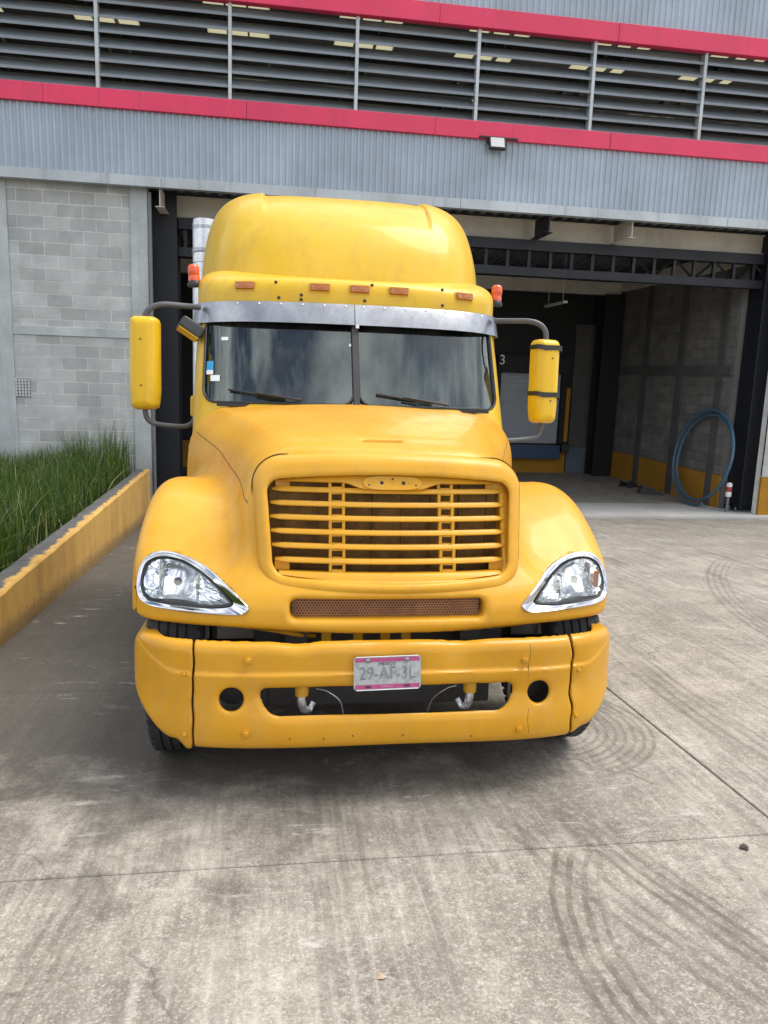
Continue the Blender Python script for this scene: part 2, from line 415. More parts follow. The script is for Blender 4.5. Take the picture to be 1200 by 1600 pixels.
    wv = s.n('ShaderNodeVectorMath', operation='ADD'); s.l(P, wv.inputs[0]); nn = s.n('ShaderNodeTexNoise'); s.l(P, nn.inputs['Vector']); nn.inputs['Scale'].default_value = 3; nn.inputs['Detail'].default_value = 6
    sc2 = s.n('ShaderNodeVectorMath', operation='SCALE'); s.l(nn.outputs['Color'], sc2.inputs[0]); sc2.inputs['Scale'].default_value = .35; s.l(sc2.outputs[0], wv.inputs[1]); s.l(wv.outputs[0], vo.inputs['Vector'])
    ck = s.math('MULTIPLY', s.math('LESS_THAN', vo.outputs['Distance'], .0022), s.ramp(s.noise(P, .9, 3), .50, .58)); col = s.mix(s.math('MULTIPLY', ck, .55), col, (.06, .054, .046))
    # oil and rubber on the parking lane, plus the truck's shade painted in
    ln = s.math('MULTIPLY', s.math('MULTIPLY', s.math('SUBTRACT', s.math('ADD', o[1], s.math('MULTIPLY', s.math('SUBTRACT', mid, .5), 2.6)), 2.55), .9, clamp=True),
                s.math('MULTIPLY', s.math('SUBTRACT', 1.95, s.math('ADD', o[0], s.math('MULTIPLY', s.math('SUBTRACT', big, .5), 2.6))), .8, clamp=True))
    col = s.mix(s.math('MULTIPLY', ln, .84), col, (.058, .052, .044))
    # flat bright scuffs lying across the lane
    sc_ = s.ramp(s.noise(s.mapping(P, rot=(0, 0, R(14)), sc=(1.6, 6, 1)), 1.7, 8, .78, .4), .585, .66)
    col = s.mix(s.math('MULTIPLY', sc_, s.math('MULTIPLY', s.ramp(s.noise(P, .8, 3), .42, .56), .75)), col, (.50, .48, .44))
    hgt = s.math('ADD', s.math('MULTIPLY', fine, .5), s.math('MULTIPLY', grit, .5))
    s.bsdf(col, s.math('MULTIPLY_ADD', mid, -.35, .95), 0, s.bump(hgt, .6, .010))
    return s.m
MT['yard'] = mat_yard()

def mat_concrete(name, base, var=.3, streak=.35, scale=2.0, bump=.3, rand=0.0):
    s = NT(name); P = s.coord('World')
    n = s.noise(P, scale, 6, .6, .3); f = s.noise(P, scale*16, 5, .7); v = s.noise(s.mapping(P, sc=(7, 7, .45)), 1.0, 5, .6)
    col = s.mix(s.ramp(n, .3, .7), tuple(c*(1-var) for c in base), tuple(min(1, c*(1+var)) for c in base))
    col = s.mix(s.math('MULTIPLY', s.ramp(v, .52, .72), streak), col, tuple(c*.5 for c in base))
    col = s.mix(s.math('MULTIPLY', s.ramp(f, .52, .7), .3), col, tuple(min(1, c*1.5) for c in base))
    if rand:
        oi = s.n('ShaderNodeObjectInfo')
        col = s.mix(1.0, col, s.ramp(oi.outputs['Random'], 0, 1, (1-rand,)*3, (1+rand*.2,)*3), 'MULTIPLY')
    s.bsdf(col, .88, 0, s.bump(s.math('ADD', f, s.math('MULTIPLY', n, .4)), bump, .006))
    return s.m
MT['block'] = mat_concrete('grey_concrete_block', (.45, .46, .445), .16, .16, 3.0, .5, .22)
MT['mortar'] = mat_concrete('pale_mortar', (.62, .63, .61), .2, .2, 3, .5)
MT['column'] = mat_concrete('cast_concrete', (.42, .45, .45), .22, .30, 1.4, .3)
MT['slab'] = mat_concrete('bay_slab_concrete', (.46, .45, .43), .14, 0, 1.2, .2)
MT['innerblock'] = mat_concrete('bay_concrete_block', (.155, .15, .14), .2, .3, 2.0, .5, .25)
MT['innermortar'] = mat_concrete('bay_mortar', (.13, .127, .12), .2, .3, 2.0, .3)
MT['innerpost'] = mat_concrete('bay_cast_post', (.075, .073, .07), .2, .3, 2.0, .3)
MT['soil'] = mat_concrete('planter_soil', (.05, .038, .026), .4, 0, 6, .8)

def mat_planter():
    s = NT('planter_yellow_paint'); P = s.coord('World'); o = s.sep(P); nrm = s.sep(s.n('ShaderNodeNewGeometry').outputs['Normal'])
    n = s.noise(P, 2.4, 6, .65, .5); f = s.noise(P, 18, 7, .78, .4); v = s.noise(s.mapping(P, sc=(5, 5, .8)), 1.0, 6, .7)
    col = s.mix(s.ramp(n, .3, .72), (.58, .34, .085), (.68, .42, .12))
    col = s.mix(s.math('MULTIPLY', s.ramp(v, .45, .70), .60), col, (.30, .165, .05))
    col = s.mix(s.math('MULTIPLY', s.ramp(f, .55, .72), .35), col, (.66, .38, .12))
    col = s.mix(s.math('MULTIPLY', s.ramp(f, .40, .34), .75), col, (.22, .12, .04))
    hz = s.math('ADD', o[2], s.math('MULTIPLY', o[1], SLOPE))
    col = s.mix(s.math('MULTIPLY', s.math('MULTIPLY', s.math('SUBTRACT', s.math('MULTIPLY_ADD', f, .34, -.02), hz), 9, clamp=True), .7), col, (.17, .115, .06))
    blt = s.ramp(s.noise(P, 5, 6, .7, .5), .58, .66); col = s.mix(s.math('MULTIPLY', blt, .45), col, (.40, .27, .12))
    # paint has worn off the inner half of the coping
    worn = s.math('MULTIPLY', s.math('MULTIPLY', s.math('SUBTRACT', s.math('ADD', -2.0, s.math('MULTIPLY', s.math('SUBTRACT', s.noise(P, 3.5, 6, .7), .5), .30)), o[0]), 30, clamp=True), s.math('GREATER_THAN', nrm[2], .6))
    col = s.mix(worn, col, s.mix(s.ramp(f, .35, .65), (.065, .066, .068), (.14, .14, .138)))
    s.bsdf(col, .8, 0, s.bump(s.math('ADD', f, s.math('MULTIPLY', n, .8)), .6, .01))
    return s.m
MT['planter'] = mat_planter()

def mat_metal_sheet(name, base, var=.12, rough=.45, metal=.0, stain=(.25, .20, .12), st=.12):
    s = NT(name); P = s.coord('World'); oi = s.n('ShaderNodeObjectInfo')
    n = s.noise(P, 1.3, 5, .6); v = s.noise(s.mapping(P, sc=(9, 9, .35)), 1.0, 5, .6)
    col = s.mix(s.ramp(n, .3, .7), tuple(c*(1-var) for c in base), tuple(min(1, c*(1+var)) for c in base))
    col = s.mix(s.math('MULTIPLY', s.ramp(v, .55, .75), st*2), col, tuple(c*.6 for c in base))
    col = s.mix(s.math('MULTIPLY', s.ramp(s.noise(P, .9, 4, .6), .6, .72), st), col, stain)
    col = s.mix(1.0, col, s.ramp(oi.outputs['Random'], 0, 1, (.93,)*3, (1.03,)*3), 'MULTIPLY')
    s.bsdf(col, rough, metal, s.bump(s.noise(P, 3, 3), .08, .01))
    return s.m
MT['cladding'] = mat_metal_sheet('grey_blue_cladding', (.34, .405, .475))
MT['galv'] = mat_metal_sheet('galvanised_flashing', (.42, .46, .48), .18, .45, .15, (.32, .24, .13), .5)
MT['red'] = mat_metal_sheet('red_trim_paint', (.66, .030, .095), .10, .42, 0, (.4, .05, .09), .2)
MT['slat'] = mat_metal_sheet('louver_grey', (.185, .21, .235), .12, .5)
MT['navy'] = mat_plain('navy_steel_paint', (.005, .0065, .012), .55, var=.3, scale=2)
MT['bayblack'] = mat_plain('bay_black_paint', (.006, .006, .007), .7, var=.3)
MT['cream'] = mat_concrete('cream_steel_paint', (.52, .49, .42), .12, .25, 2, .1)
MT['deck'] = mat_plain('deck_galvanised', (.20, .21, .22), .5, .3, var=.2)
MT['bayyellow'] = mat_concrete('bay_yellow_paint', (.34, .165, .010), .15, .35, 2, .15)
MT['doorgrey'] = mat_plain('roller_door_grey', (.30, .32, .35), .5, var=.12)
MT['dockblue'] = mat_plain('dock_blue_paint', (.02, .045, .11), .5, var=.2)
MT['greyblue'] = mat_plain('grey_blue_paint', (.10, .125, .16), .7, var=.2)
MT['lampwhite'] = mat_plain('lamp_tube_white', (.55, .56, .55), .4, var=.1)
MT['redcap'] = mat_plain('red_band', (.35, .04, .03), .5, var=.2)
MT['conduit'] = mat_plain('conduit_grey', (.17, .175, .18), .5, .2, var=.2)
MT['roofin'] = mat_plain('roof_underside', (.10, .105, .11), .7, var=.2)
MT['timber'] = mat_plain('grey_timber', (.16, .145, .12), .85, var=.4)
MT['leafdry'] = mat_plain('dry_leaf', (.42, .33, .24), .8, var=.3, scale=60)
MT['clod'] = mat_plain('dirt_clod', (.07, .06, .05), .95, var=.4, scale=40)

def mat_skylight():
    s = NT('skylight_sheet'); t = s.n('ShaderNodeBsdfTranslucent'); s.setv(t.inputs[0], (.50, .48, .38)); s.l(t.outputs[0], s.out.inputs[0]); return s.m
MT['skylight'] = mat_skylight()

# ------------------------------------------------------------------ ground and yard slabs
ys = [-600, -60, -8, -4, 0, 4, 8, 13.23, 40, 600]; xs = [-600, -60, -8, 16, 60, 600]
v = [(x, y, gz(y)-.03) for y in ys for x in xs]; nx = len(xs)
f = [(j*nx+i, j*nx+i+1, (j+1)*nx+i+1, (j+1)*nx+i) for j in range(len(ys)-1) for i in range(nx-1)]
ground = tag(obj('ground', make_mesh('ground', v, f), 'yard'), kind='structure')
JX = [-1.90, 2.25, 6.10, 9.95, 13.8]; JY = [-5.3, -3.3, -1.29, .72, 2.735, 4.75, 6.76, 8.77, 10.78, 13.22]
for i in range(len(JX)-1):
    for j in range(len(JY)-1):
        wob = lambda: random.uniform(-.0015, .0015)
        x0, x1 = JX[i]+.0055, JX[i+1]-.0055; y0, y1 = JY[j]+.0035+wob(), JY[j+1]-.0035+wob()
        c = .004; v = []
        for (X0, X1, Y0, Y1, dz) in ((x0, x1, y0, y1, -.028), (x0, x1, y0, y1, -c), (x0+c, x1-c, y0+c, y1-c, 0)):
            for (X, Y) in ((X0, Y0), (X1, Y0), (X1, Y1), (X0, Y1)): v.append((X, Y, gz(Y)+dz))
        f = [(8, 9, 10, 11)]
        for b in (0, 4): f += [(b+k, b+(k+1) % 4, b+4+(k+1) % 4, b+4+k) for k in range(4)]
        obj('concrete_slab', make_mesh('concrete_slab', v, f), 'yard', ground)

# ------------------------------------------------------------------ planter and grass
PX = -1.95
t = empty('planter_wall', (PX, 8, 0)); tag(t, 'low yellow painted concrete planter wall with worn grey coping', 'planter wall')
nseg = 60; v = []; f = []
for k in range(nseg+1):
    y = 1.0+(13.40-1.0)*k/nseg; w = lambda a: random.uniform(-a, a)
    zt = .032+w(.004)
    sec = [(PX+w(.004), gz(y)-.05), (PX+w(.004), zt-.014), (PX-.016, zt+w(.003)), (PX-.20+w(.006), zt+w(.003)), (PX-.215, zt-.014), (PX-.215, gz(y)-.05)]
    v += [(a-PX, y-8, b) for a, b in sec]
for k in range(nseg):
    for q in range(5): f.append((k*6+q, k*6+q+1, (k+1)*6+q+1, (k+1)*6+q))
f += [tuple(range(6)), tuple(nseg*6+q for q in range(6))[::-1]]
mb = MB(); mb.add(v, f); mb.build('coping_wall', 'planter', t)
soil = obj('planter_soil', make_mesh('planter_soil', [(-9, .8, -.10), (PX-.214, .8, -.10), (PX-.214, 13.5, -.10), (-9, 13.5, -.10)], [(0, 1, 2, 3)]), 'soil'); tag(soil, kind='structure')
soil.name = 'soil'

def grass():
    NB = 23000
    x = rng.uniform(-6.2, PX-.24, NB); y = rng.uniform(2.2, 13.35, NB)
    # clumps
    cx = rng.uniform(-6.2, PX-.25, 900); cy = rng.uniform(2.2, 13.35, 900)
    ci = rng.integers(0, 900, NB); cl = rng.random(NB) < .7
    x = np.where(cl, np.clip(cx[ci]+rng.normal(0, .07, NB), -6.4, PX-.225), x); y = np.where(cl, np.clip(cy[ci]+rng.normal(0, .07, NB), 2.1, 13.40), y)
    near_wall = np.clip((x-(-2.9))/.6, 0, 1)
    hgt = rng.uniform(.40, .66, NB)*(1+.18*np.sin(x*1.7+y*.9))*(1-.28*np.clip((x-(-2.40))/.2, 0, 1))*(1+.38*np.clip((y-9.5)/3, 0, 1))
    hgt = hgt*(1-.30*np.clip((-2.7-x)/1.3, 0, 1))
    yaw = rng.uniform(0, 2*np.pi, NB); lean = np.abs(rng.normal(.13, .14, NB)); lean = np.where(rng.random(NB) < .13, lean+rng.uniform(.2, .8, NB), lean)
    dx = np.cos(yaw)*lean; dy = np.sin(yaw)*lean
    wid = rng.uniform(.0055, .0115, NB); px_, py_ = -np.sin(yaw+rng.normal(0, .8, NB)), np.cos(yaw)
    V = []; seg = 4
    for k in range(seg+1):
        tt = k/seg; bend = tt**2.0; h = hgt*(tt-.25*lean*tt*tt)
        ox = x+dx*hgt*bend*1.3; oy = y+dy*hgt*bend*1.3; ww = wid*(1-tt*.95)
        V.append(np.stack([ox-px_*ww, oy-py_*ww, -.10+h], -1)); V.append(np.stack([ox+px_*ww, oy+py_*ww, -.10+h], -1))
    V = np.stack(V, 1).reshape(-1, 3); V[:, 1] = np.minimum(V[:, 1], 13.44)
    base = np.arange(NB)[:, None]*(2*(seg+1))
    Q = np.concatenate([base+np.array([2*k, 2*k+1, 2*k+3, 2*k+2]) for k in range(seg)], 0)
    me = bpy.data.meshes.new('planter_grass'); me.vertices.add(len(V)); me.vertices.foreach_set('co', V.astype(np.float32).ravel())
    me.loops.add(Q.size); me.loops.foreach_set('vertex_index', Q.astype(np.int32).ravel())
    me.polygons.add(len(Q)); me.polygons.foreach_set('loop_start', np.arange(0, Q.size, 4, dtype=np.int32)); me.update(calc_edges=True)
    g = np.array([.060, .130, .020]); yel = np.array([.16, .195, .028]); dk = np.array([.012, .036, .008]); dry = np.array([.42, .38, .22])
    t1 = rng.random(NB)[:, None]; col = dk*(1-t1)+g*t1; m = rng.random(NB)[:, None] < .38; col = np.where(m, col*.4+yel*.6, col)
    m = rng.random(NB)[:, None] < .035; col = np.where(m, dry, col)
    col = np.repeat(np.c_[col, np.ones(NB)], 2*(seg+1), 0)
    a = me.color_attributes.new('blade', 'FLOAT_COLOR', 'POINT'); a.data.foreach_set('color', col.astype(np.float32).ravel())
    s = NT('grass_blade'); at = s.n('ShaderNodeAttribute', attribute_name='blade')
    b = s.n('ShaderNodeBsdfPrincipled'); s.l(at.outputs[0], b.inputs['Base Color']); b.inputs['Roughness'].default_value = .5
    tr = s.n('ShaderNodeBsdfTranslucent'); s.l(s.mix(1, at.outputs[0], (1.3, 1.5, .6), 'MULTIPLY'), tr.inputs[0])
    m2 = s.n('ShaderNodeMixShader'); m2.inputs[0].default_value = .3; s.l(b.outputs[0], m2.inputs[1]); s.l(tr.outputs[0], m2.inputs[2]); s.l(m2.outputs[0], s.out.inputs[0])
    o = obj('planter_grass', me, s.m)
    return tag(o, 'tall dark green grass filling the planter beside the block wall', 'grass', kind='stuff')
grass()

# ------------------------------------------------------------------ warehouse front
WY = 13.55           # face of the block walls
FY = 13.35           # face of the metal fascia
def block_wall(name, label, x0, x1, z0, z1, skip=(), painted=None):
    t = empty(name, ((x0+x1)/2, WY, z0)); tag(t, label, 'wall')
    ox, oy, oz = t.location
    MB().box(x0-ox, x1-ox, .0035, .20, 0, z1-z0).build('mortar_bed', 'mortar', t)
    meshes = []
    for k in range(3):
        mb = MB(); mb.box(-.5, .5, 0, .05, -.5, .5); meshes.append(make_mesh('concrete_block', mb.v, mb.f)); meshes[-1].materials.append(MT['block'])
    row = 0; z = z0
    while z < z1-.03:
        zt = min(z+.185, z1); x = x0-(.2 if row % 2 else 0)-.06
        while x < x1-.02:
            a, b = max(x, x0), min(x+.387, x1)
            hit = any(a < s_[1] and b > s_[0] and z < s_[3] and zt > s_[2] for s_ in skip)
            if b-a > .04 and not hit:
                o = bpy.data.objects.new('concrete_block', meshes[row % 3]); C.objects.link(o); o.parent = t
                o.location = ((a+b)/2-ox, random.uniform(-.003, .001), (z+zt)/2-oz); o.scale = (b-a, 1, zt-z)
            x += .402
        z += .2; row += 1
    return t
lw = block_wall('block_wall', 'grey concrete block wall behind the grass planter', -4.08, -2.21, -.75, 4.60)
lx, ly, lz = lw.location
MB().box(-4.08-lx, -2.212-lx, -.022, .05, 2.185-lz, 2.328-lz, .006).build('tie_beam', 'column', lw)
MB().box(-4.60-lx, -4.082-lx, -.030, .2, 0, 5.34, .012).build('concrete_post', 'column', lw)
MB().box(-2.208-lx, -1.93-lx, -.030, .22, 0, 5.34, .012).build('concrete_post', 'column', lw)
MB().box(-9.0-lx, -4.602-lx, -.001, .2, 0, 5.34).build('wall_panel', 'block', lw)
# vent grille let into the blocks
t = empty('wall_vent', (-3.97, WY-.012, 1.18)); tag(t, 'small square grid vent cover set in the block wall', 'vent')
MB().box(-.125, .125, .002, .03, 0, .30).build('backing', 'white', t)
for k in range(6): MB().box(-.125+k*.048, -.115+k*.048, -.010, .002, .0, .30).build('bar', 'conduit', t)
for k in range(7): MB().box(-.126, .126, -.013, -.0105, k*.0485, .008+k*.0485).build('bar', 'conduit', t)
t = tag(MB().tube([(-1.895, WY-.02, -.80), (-1.895, WY-.02, 4.5)], .032, 10).build('conduit_pipe', 'conduit', smooth=True), 'grey vertical pipe running down beside the concrete post', 'pipe')

# right facade wall past the bay
rw = empty('block_wall', (11.54, WY, -.75)); tag(rw, 'facade block wall with yellow foot right of the loading bay', 'wall')
MB().box(-2.02, 2.5, .012, .2, 0, 5.32).build('mortar_bed', 'mortar', rw)
for row in range(4, 27):
    x = -2.02-(.2 if row % 2 else 0)
    while x < 2.4:
        a, b = max(x, -2.02), min(x+.392, 2.5)
        if b-a > .04: MB().box(a, b, 0, .05, row*.2, row*.2+.19).build('concrete_block', 'block', rw)
        x += .402
MB().box(-2.025, 2.5, -.012, .05, 0, .785).build('painted_foot', 'bayyellow', rw)

# corrugated cladding
def corr_sheet(x0, n, z0, z1, pitch=.105, depth=.020, y=FY):
    v = []; f = []; i = 0
    for k in range(n):
        for (a, d) in ((0, 0), (.30, 0), (.42, 1), (.72, 1), (.86, 0)):
            X = (k+a)*pitch; v += [(X, -d*depth, 0), (X, -d*depth, z1-z0)]
    v += [(n*pitch-.001, 0, 0), (n*pitch-.001, 0, z1-z0)]
    m = len(v)//2; f = [(2*q, 2*q+2, 2*q+3, 2*q+1) for q in range(m-1)]
    vb = [(p[0], p[1]+.003, p[2]) for p in v]; base = len(v)
    f += [(base+2*q+1, base+2*q+3, base+2*q+2, base+2*q) for q in range(m-1)]
    return v+vb, f
X0F, X1F = -9.0, 15.0
def cladding(name, label, z0, z1):
    t = empty(name, (0, FY, z0)); tag(t, label, 'cladding')
    vv, ff = corr_sheet(0, 10, z0, z1); me = make_mesh('corrugated_sheet', vv, ff); me.materials.append(MT['cladding'])
    x = X0F; k = 0
    while x < X1F:
        o = obj('corrugated_sheet', me, None, t, loc=(x, .0 if k % 2 else .0035, 0)); x += 1.05; k += 1
    return t
cladding('cladding_band', 'lower band of grey blue corrugated metal cladding over the bay', 4.69, 5.68)
cladding('cladding_band', 'upper corrugated metal cladding above the top red strip', 7.60, 9.6)
# galvanised flashing under the lower band
t = empty('drip_flashing', (0, FY, 4.545)); tag(t, 'long grey metal flashing along the foot of the corrugated band', 'flashing')
x = X0F; k = 0
while x < X1F:
    L_ = 2.44; o = (k % 2)*.0025
    mb = MB(); mb.box(x+.003, x+L_-.003, -.045-o, -.038-o, 0, .155); mb.box(x+.003, x+L_-.003, -.0375-o, .10, .001, .006); mb.box(x+.003, x+L_-.003, -.0375-o, -.022, .145, .150)
    mb.build('flashing_length', 'galv', t); x += L_; k += 1
# red strips
for z0, z1, lab in ((5.655, 5.925, 'lower red metal strip under the louvres'), (7.335, 7.625, 'upper red metal strip over the louvres')):
    t = empty('red_trim', (0, FY, z0)); tag(t, lab, 'trim')
    x = X0F-.5; k = 0
    while x < X1F:
        o = (k % 2)*.003; L_ = 3.05
        MB().box(x+.002, x+L_-.002, -.075-o, .06, 0, z1-z0, .006).build('trim_length', 'red', t); x += L_; k += 1
# louvre bays
LZ0, LZ1 = 5.928, 7.332
pitch = .2065
names = ['louvre bay at the far left edge above the block wall', 'louvre bay over the left concrete post', 'louvre bay above the left end of the truck roof', 'louvre bay above the middle of the truck roof',
         'louvre bay just above the floodlight', 'louvre bay to the right of the floodlight', 'louvre bay second from the right edge', 'louvre bay at the right edge above the dark column', 'louvre bay out beyond the right column']
slat_me = None
mb = MB(); W_ = 1.972
pl = [(.0, 0), (-.004, 0), (-.004, .036), (.0, .036), (.198, .218), (.205, .214), (.207, .200), (.2, .2), (.199, .208), (.004, .028)]
pl = [(-.016, 0), (-.011, 0), (.0, .012), (.247, .232), (.2445, .2355), (-.002, .020), (-.012, .042), (-.016, .042)]
mb.prism(pl, lambda a, b: (-W_/2, a, b), lambda a, b: (W_/2, a, b)); slat_me = make_mesh('slat', mb.v, mb.f); slat_me.materials.append(MT['slat'])
mb = MB(); mb.box(-.026, .026, -.030, .12, 0, LZ1-LZ0); post_me = make_mesh('mullion', mb.v, mb.f); post_me.materials.append(MT['galv'])
for k in range(9):
    x0 = -6.61+2*k
    t = empty('louvre_bay', (x0+1.0, FY+.02, LZ0)); tag(t, names[k], 'louvre', 'louvre bays along the facade')
    obj('mullion', post_me, None, t, loc=(-1.0, 0, 0))
    for q in range(7):
        o = obj('slat', slat_me, None, t, loc=(random.uniform(-.002, .002), random.uniform(-.002, .002), -.03+.012+q*pitch), rot=(random.uniform(-.006, .006), random.uniform(-.0012, .0012), 0))

# ------------------------------------------------------------------ loading bay behind
BZ0 = -.70
def bz(y): return BZ0-.037*(y-13.25)
v = []
for (dz) in (-.35, 0):
    for (x, y) in ((-2.4, 13.235), (9.98, 13.235), (9.98, 21), (-2.4, 21)): v.append((x, y, bz(y)+dz))
bs = obj('bay_floor', make_mesh('bay_floor', v, [(3, 2, 1, 0), (4, 5, 6, 7), (0, 1, 5, 4), (1, 2, 6, 5), (2, 3, 7, 6), (3, 0, 4, 7)]), 'slab'); tag(bs, kind='structure')
# ceiling deck with ribs running inwards
v = []; f = []
x = -2.6
while x < 10.2:
    for (a, d) in ((0, 0), (.07, 0), (.10, .055), (.19, .055), (.22, 0)): v += [(x+a, 13.40, 4.66+d), (x+a, 21, 4.66+d)]
    x += .22
m = len(v)//2; f = [(2*q, 2*q+1, 2*q+3, 2*q+2) for q in range(m-1)]
dk = tag(obj('ceiling_deck', make_mesh('ceiling_deck', v, f), 'deck'), kind='structure')
MB().box(-9, 15, 13.45, 21.2, 4.76, 4.86).build('upper_floor', 'roofin', dk)
# side wall of the bay, on the right
sw = empty('bay_side_wall', (9.3, 17.52, -.95)); tag(sw, 'shadowed block side wall of the loading bay with yellow foot', 'wall')
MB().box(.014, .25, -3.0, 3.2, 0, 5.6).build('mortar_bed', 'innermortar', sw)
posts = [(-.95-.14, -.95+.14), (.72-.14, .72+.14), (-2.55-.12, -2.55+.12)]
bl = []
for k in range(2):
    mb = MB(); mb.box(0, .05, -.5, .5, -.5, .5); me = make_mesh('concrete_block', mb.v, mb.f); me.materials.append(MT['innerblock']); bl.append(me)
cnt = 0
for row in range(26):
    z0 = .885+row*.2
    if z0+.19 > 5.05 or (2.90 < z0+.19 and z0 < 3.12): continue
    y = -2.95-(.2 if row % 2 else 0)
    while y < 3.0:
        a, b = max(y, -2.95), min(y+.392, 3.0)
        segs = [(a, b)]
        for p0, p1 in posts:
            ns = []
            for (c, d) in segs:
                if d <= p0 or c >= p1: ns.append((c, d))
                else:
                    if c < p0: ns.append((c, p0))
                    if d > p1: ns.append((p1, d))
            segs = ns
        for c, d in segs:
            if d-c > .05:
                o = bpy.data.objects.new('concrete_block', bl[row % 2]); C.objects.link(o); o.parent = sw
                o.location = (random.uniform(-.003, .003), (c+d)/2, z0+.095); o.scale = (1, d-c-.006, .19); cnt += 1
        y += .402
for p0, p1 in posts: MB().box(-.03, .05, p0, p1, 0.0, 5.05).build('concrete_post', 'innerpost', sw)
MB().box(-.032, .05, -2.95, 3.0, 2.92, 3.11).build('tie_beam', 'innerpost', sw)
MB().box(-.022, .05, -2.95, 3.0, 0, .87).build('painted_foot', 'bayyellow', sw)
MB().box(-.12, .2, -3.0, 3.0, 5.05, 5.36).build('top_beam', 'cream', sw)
# back and left walls of the bay
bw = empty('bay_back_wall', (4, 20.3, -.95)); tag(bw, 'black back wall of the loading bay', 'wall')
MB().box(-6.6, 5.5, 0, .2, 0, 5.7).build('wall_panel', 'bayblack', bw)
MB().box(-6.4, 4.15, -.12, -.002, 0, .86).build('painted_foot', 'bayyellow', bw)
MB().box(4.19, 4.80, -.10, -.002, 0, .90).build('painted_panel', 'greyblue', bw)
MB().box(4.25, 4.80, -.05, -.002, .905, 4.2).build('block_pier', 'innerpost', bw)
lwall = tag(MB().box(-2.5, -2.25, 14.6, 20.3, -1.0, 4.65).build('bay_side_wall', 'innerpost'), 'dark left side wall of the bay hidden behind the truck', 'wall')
t = tag(MB().box(-2.4, 9.2, 19.75, 19.95, 4.00, 4.32).build('cross_beam', 'cream'), 'cream steel beam across the back of the loading bay', 'beam')
# dock door
t = empty('dock_door', (7.05, 20.28, 0)); tag(t, 'grey roller door in the dark bay with yellow guide', 'door')
v = []; f = []; n = 27
for k in range(n):
    z = .03+k*.07
    for a, d in ((0, 0), (.05, -.006), (.065, 0)): v += [(-.85, -.02+d, z+a), (.85, -.02+d, z+a)]
f = [(2*q, 2*q+1, 2*q+3, 2*q+2) for q in range(len(v)//2-1)]
obj('roller_curtain', make_mesh('roller_curtain', v, f), 'doorgrey', t)
MB().box(-1.02, -.86, -.14, -.022, -.0, 2.35).build('frame_post', 'bayblack', t)
MB().box(.86, .99, -.14, -.022, -.0, 2.35).build('frame_post', 'bayblack', t)
MB().box(-1.02, .99, -.34, -.145, 1.93, 2.36).build('door_hood', 'bayblack', t)
MB().box(1.00, 1.10, -.17, -.022, .10, 1.55).build('guide_strip', 'bayyellow', t)
t = tag(empty('dock_leveller', (7.0, 20.0, 0)), 'dark blue dock leveller ramp under the roller door', 'dock leveller')
MB().box(-1.6, .88, -.10, .15, -.36, .0).build('ramp_lip', 'dockblue', t)
MB().box(.92, 1.12, -.16, .15, -.18, .06, .02).build('rubber_bumper', 'black', t)
nb = text_mesh('bay_number', '3', .36, 'white', None, Matrix.Translation((6.13, 19.93, 2.22)) @ FACE_FRONT, .002)
tag(nb, 'white number 3 above the roller door', 'number')
# steel columns
def hcol(name, label, x0, x1, y0, y1, z0, z1, mat):
    t = empty(name, ((x0+x1)/2, (y0+y1)/2, z0)); tag(t, label, 'column'); hx, hy = (x1-x0)/2, (y1-y0)/2
    MB().box(-hx, hx, -hy, -hy+.03, .03, z1-z0).build('flange', mat, t); MB().box(-hx, hx, hy-.03, hy, .03, z1-z0).build('flange', mat, t)
    MB().box(-.012, .012, -hy+.0305, hy-.0305, .03, z1-z0).build('web', mat, t)
    MB().box(-hx-.08, hx+.08, -hy-.08, hy+.08, 0, .029).build('base_plate', mat, t)
    for sx in (-1, 1):
        for sy in (-1, 1): MB().lathe([(.02, 0), (.02, .05)], 8, (sx*(hx+.04), sy*(hy+.04), .028)).build('anchor_bolt', mat, t)
    return t
def bcol(name, label, x0, x1, y0, y1, z0, z1, mat):
    t = empty(name, ((x0+x1)/2, (y0+y1)/2, z0)); tag(t, label, 'column'); hx, hy = (x1-x0)/2, (y1-y0)/2
    MB().box(-hx, hx, -hy, hy, .03, z1-z0, .012).build('shaft', mat, t); MB().box(-hx-.12, hx+.12, -hy-.12, hy+.12, 0, .029).build('base_plate', 'conduit', t)
    for sx in (-1, 1):
        for k in range(3): MB().lathe([(.02, 0), (.02, .06)], 8, (sx*(hx+.06), (k-1)*(hy-.03), .028)).build('anchor_bolt', 'conduit', t)
    for k in range(3): MB().prism([(0, .03), (.11, .03), (0, .16)], lambda a, b: (-hx-a, (k-1)*.15-.006, b), lambda a, b: (-hx-a, (k-1)*.15+.006, b)).build('gusset', mat, t)
    return t
hcol('steel_column', 'dark navy steel column beside the left concrete post', -2.02, -1.52, 14.0, 14.5, bz(14.2), 4.63, 'navy')
bcol('steel_column', 'dark navy steel column at the right end of the truss', 9.42, 9.76, 14.0, 14.5, bz(14.2), 4.63, 'navy')
hcol('steel_column', 'black steel column deep inside the bay by the side wall', 8.72, 9.24, 19.6, 20.1, bz(19.9), 4.0, 'bayblack')
# cream eaves beam with stubs carrying the fascia
t = empty('eaves_beam', (4, 14.25, 4.26)); tag(t, 'cream steel beam running over the dark truss', 'beam')
MB().box(-5.8, 5.9, -.012, .012, .015, .335).build('web', 'cream', t)
MB().box(-5.8, 5.9, -.09, .09, 0, .0148).build('flange', 'cream', t); MB().box(-5.8, 5.9, -.09, .09, .3352, .35).build('flange', 'cream', t)
for x, mt in ((-5.72, 'cream'), (2.35, 'cream'), (.82, 'navy'), (-1.6, 'cream')):
    mb = MB(); mb.box(x-.008, x+.008, -.84, -.095, .02, .33); mb.box(x-.07, x+.07, -.84, -.095, .008, .0195); mb.build('stub_bracket', mt, t)
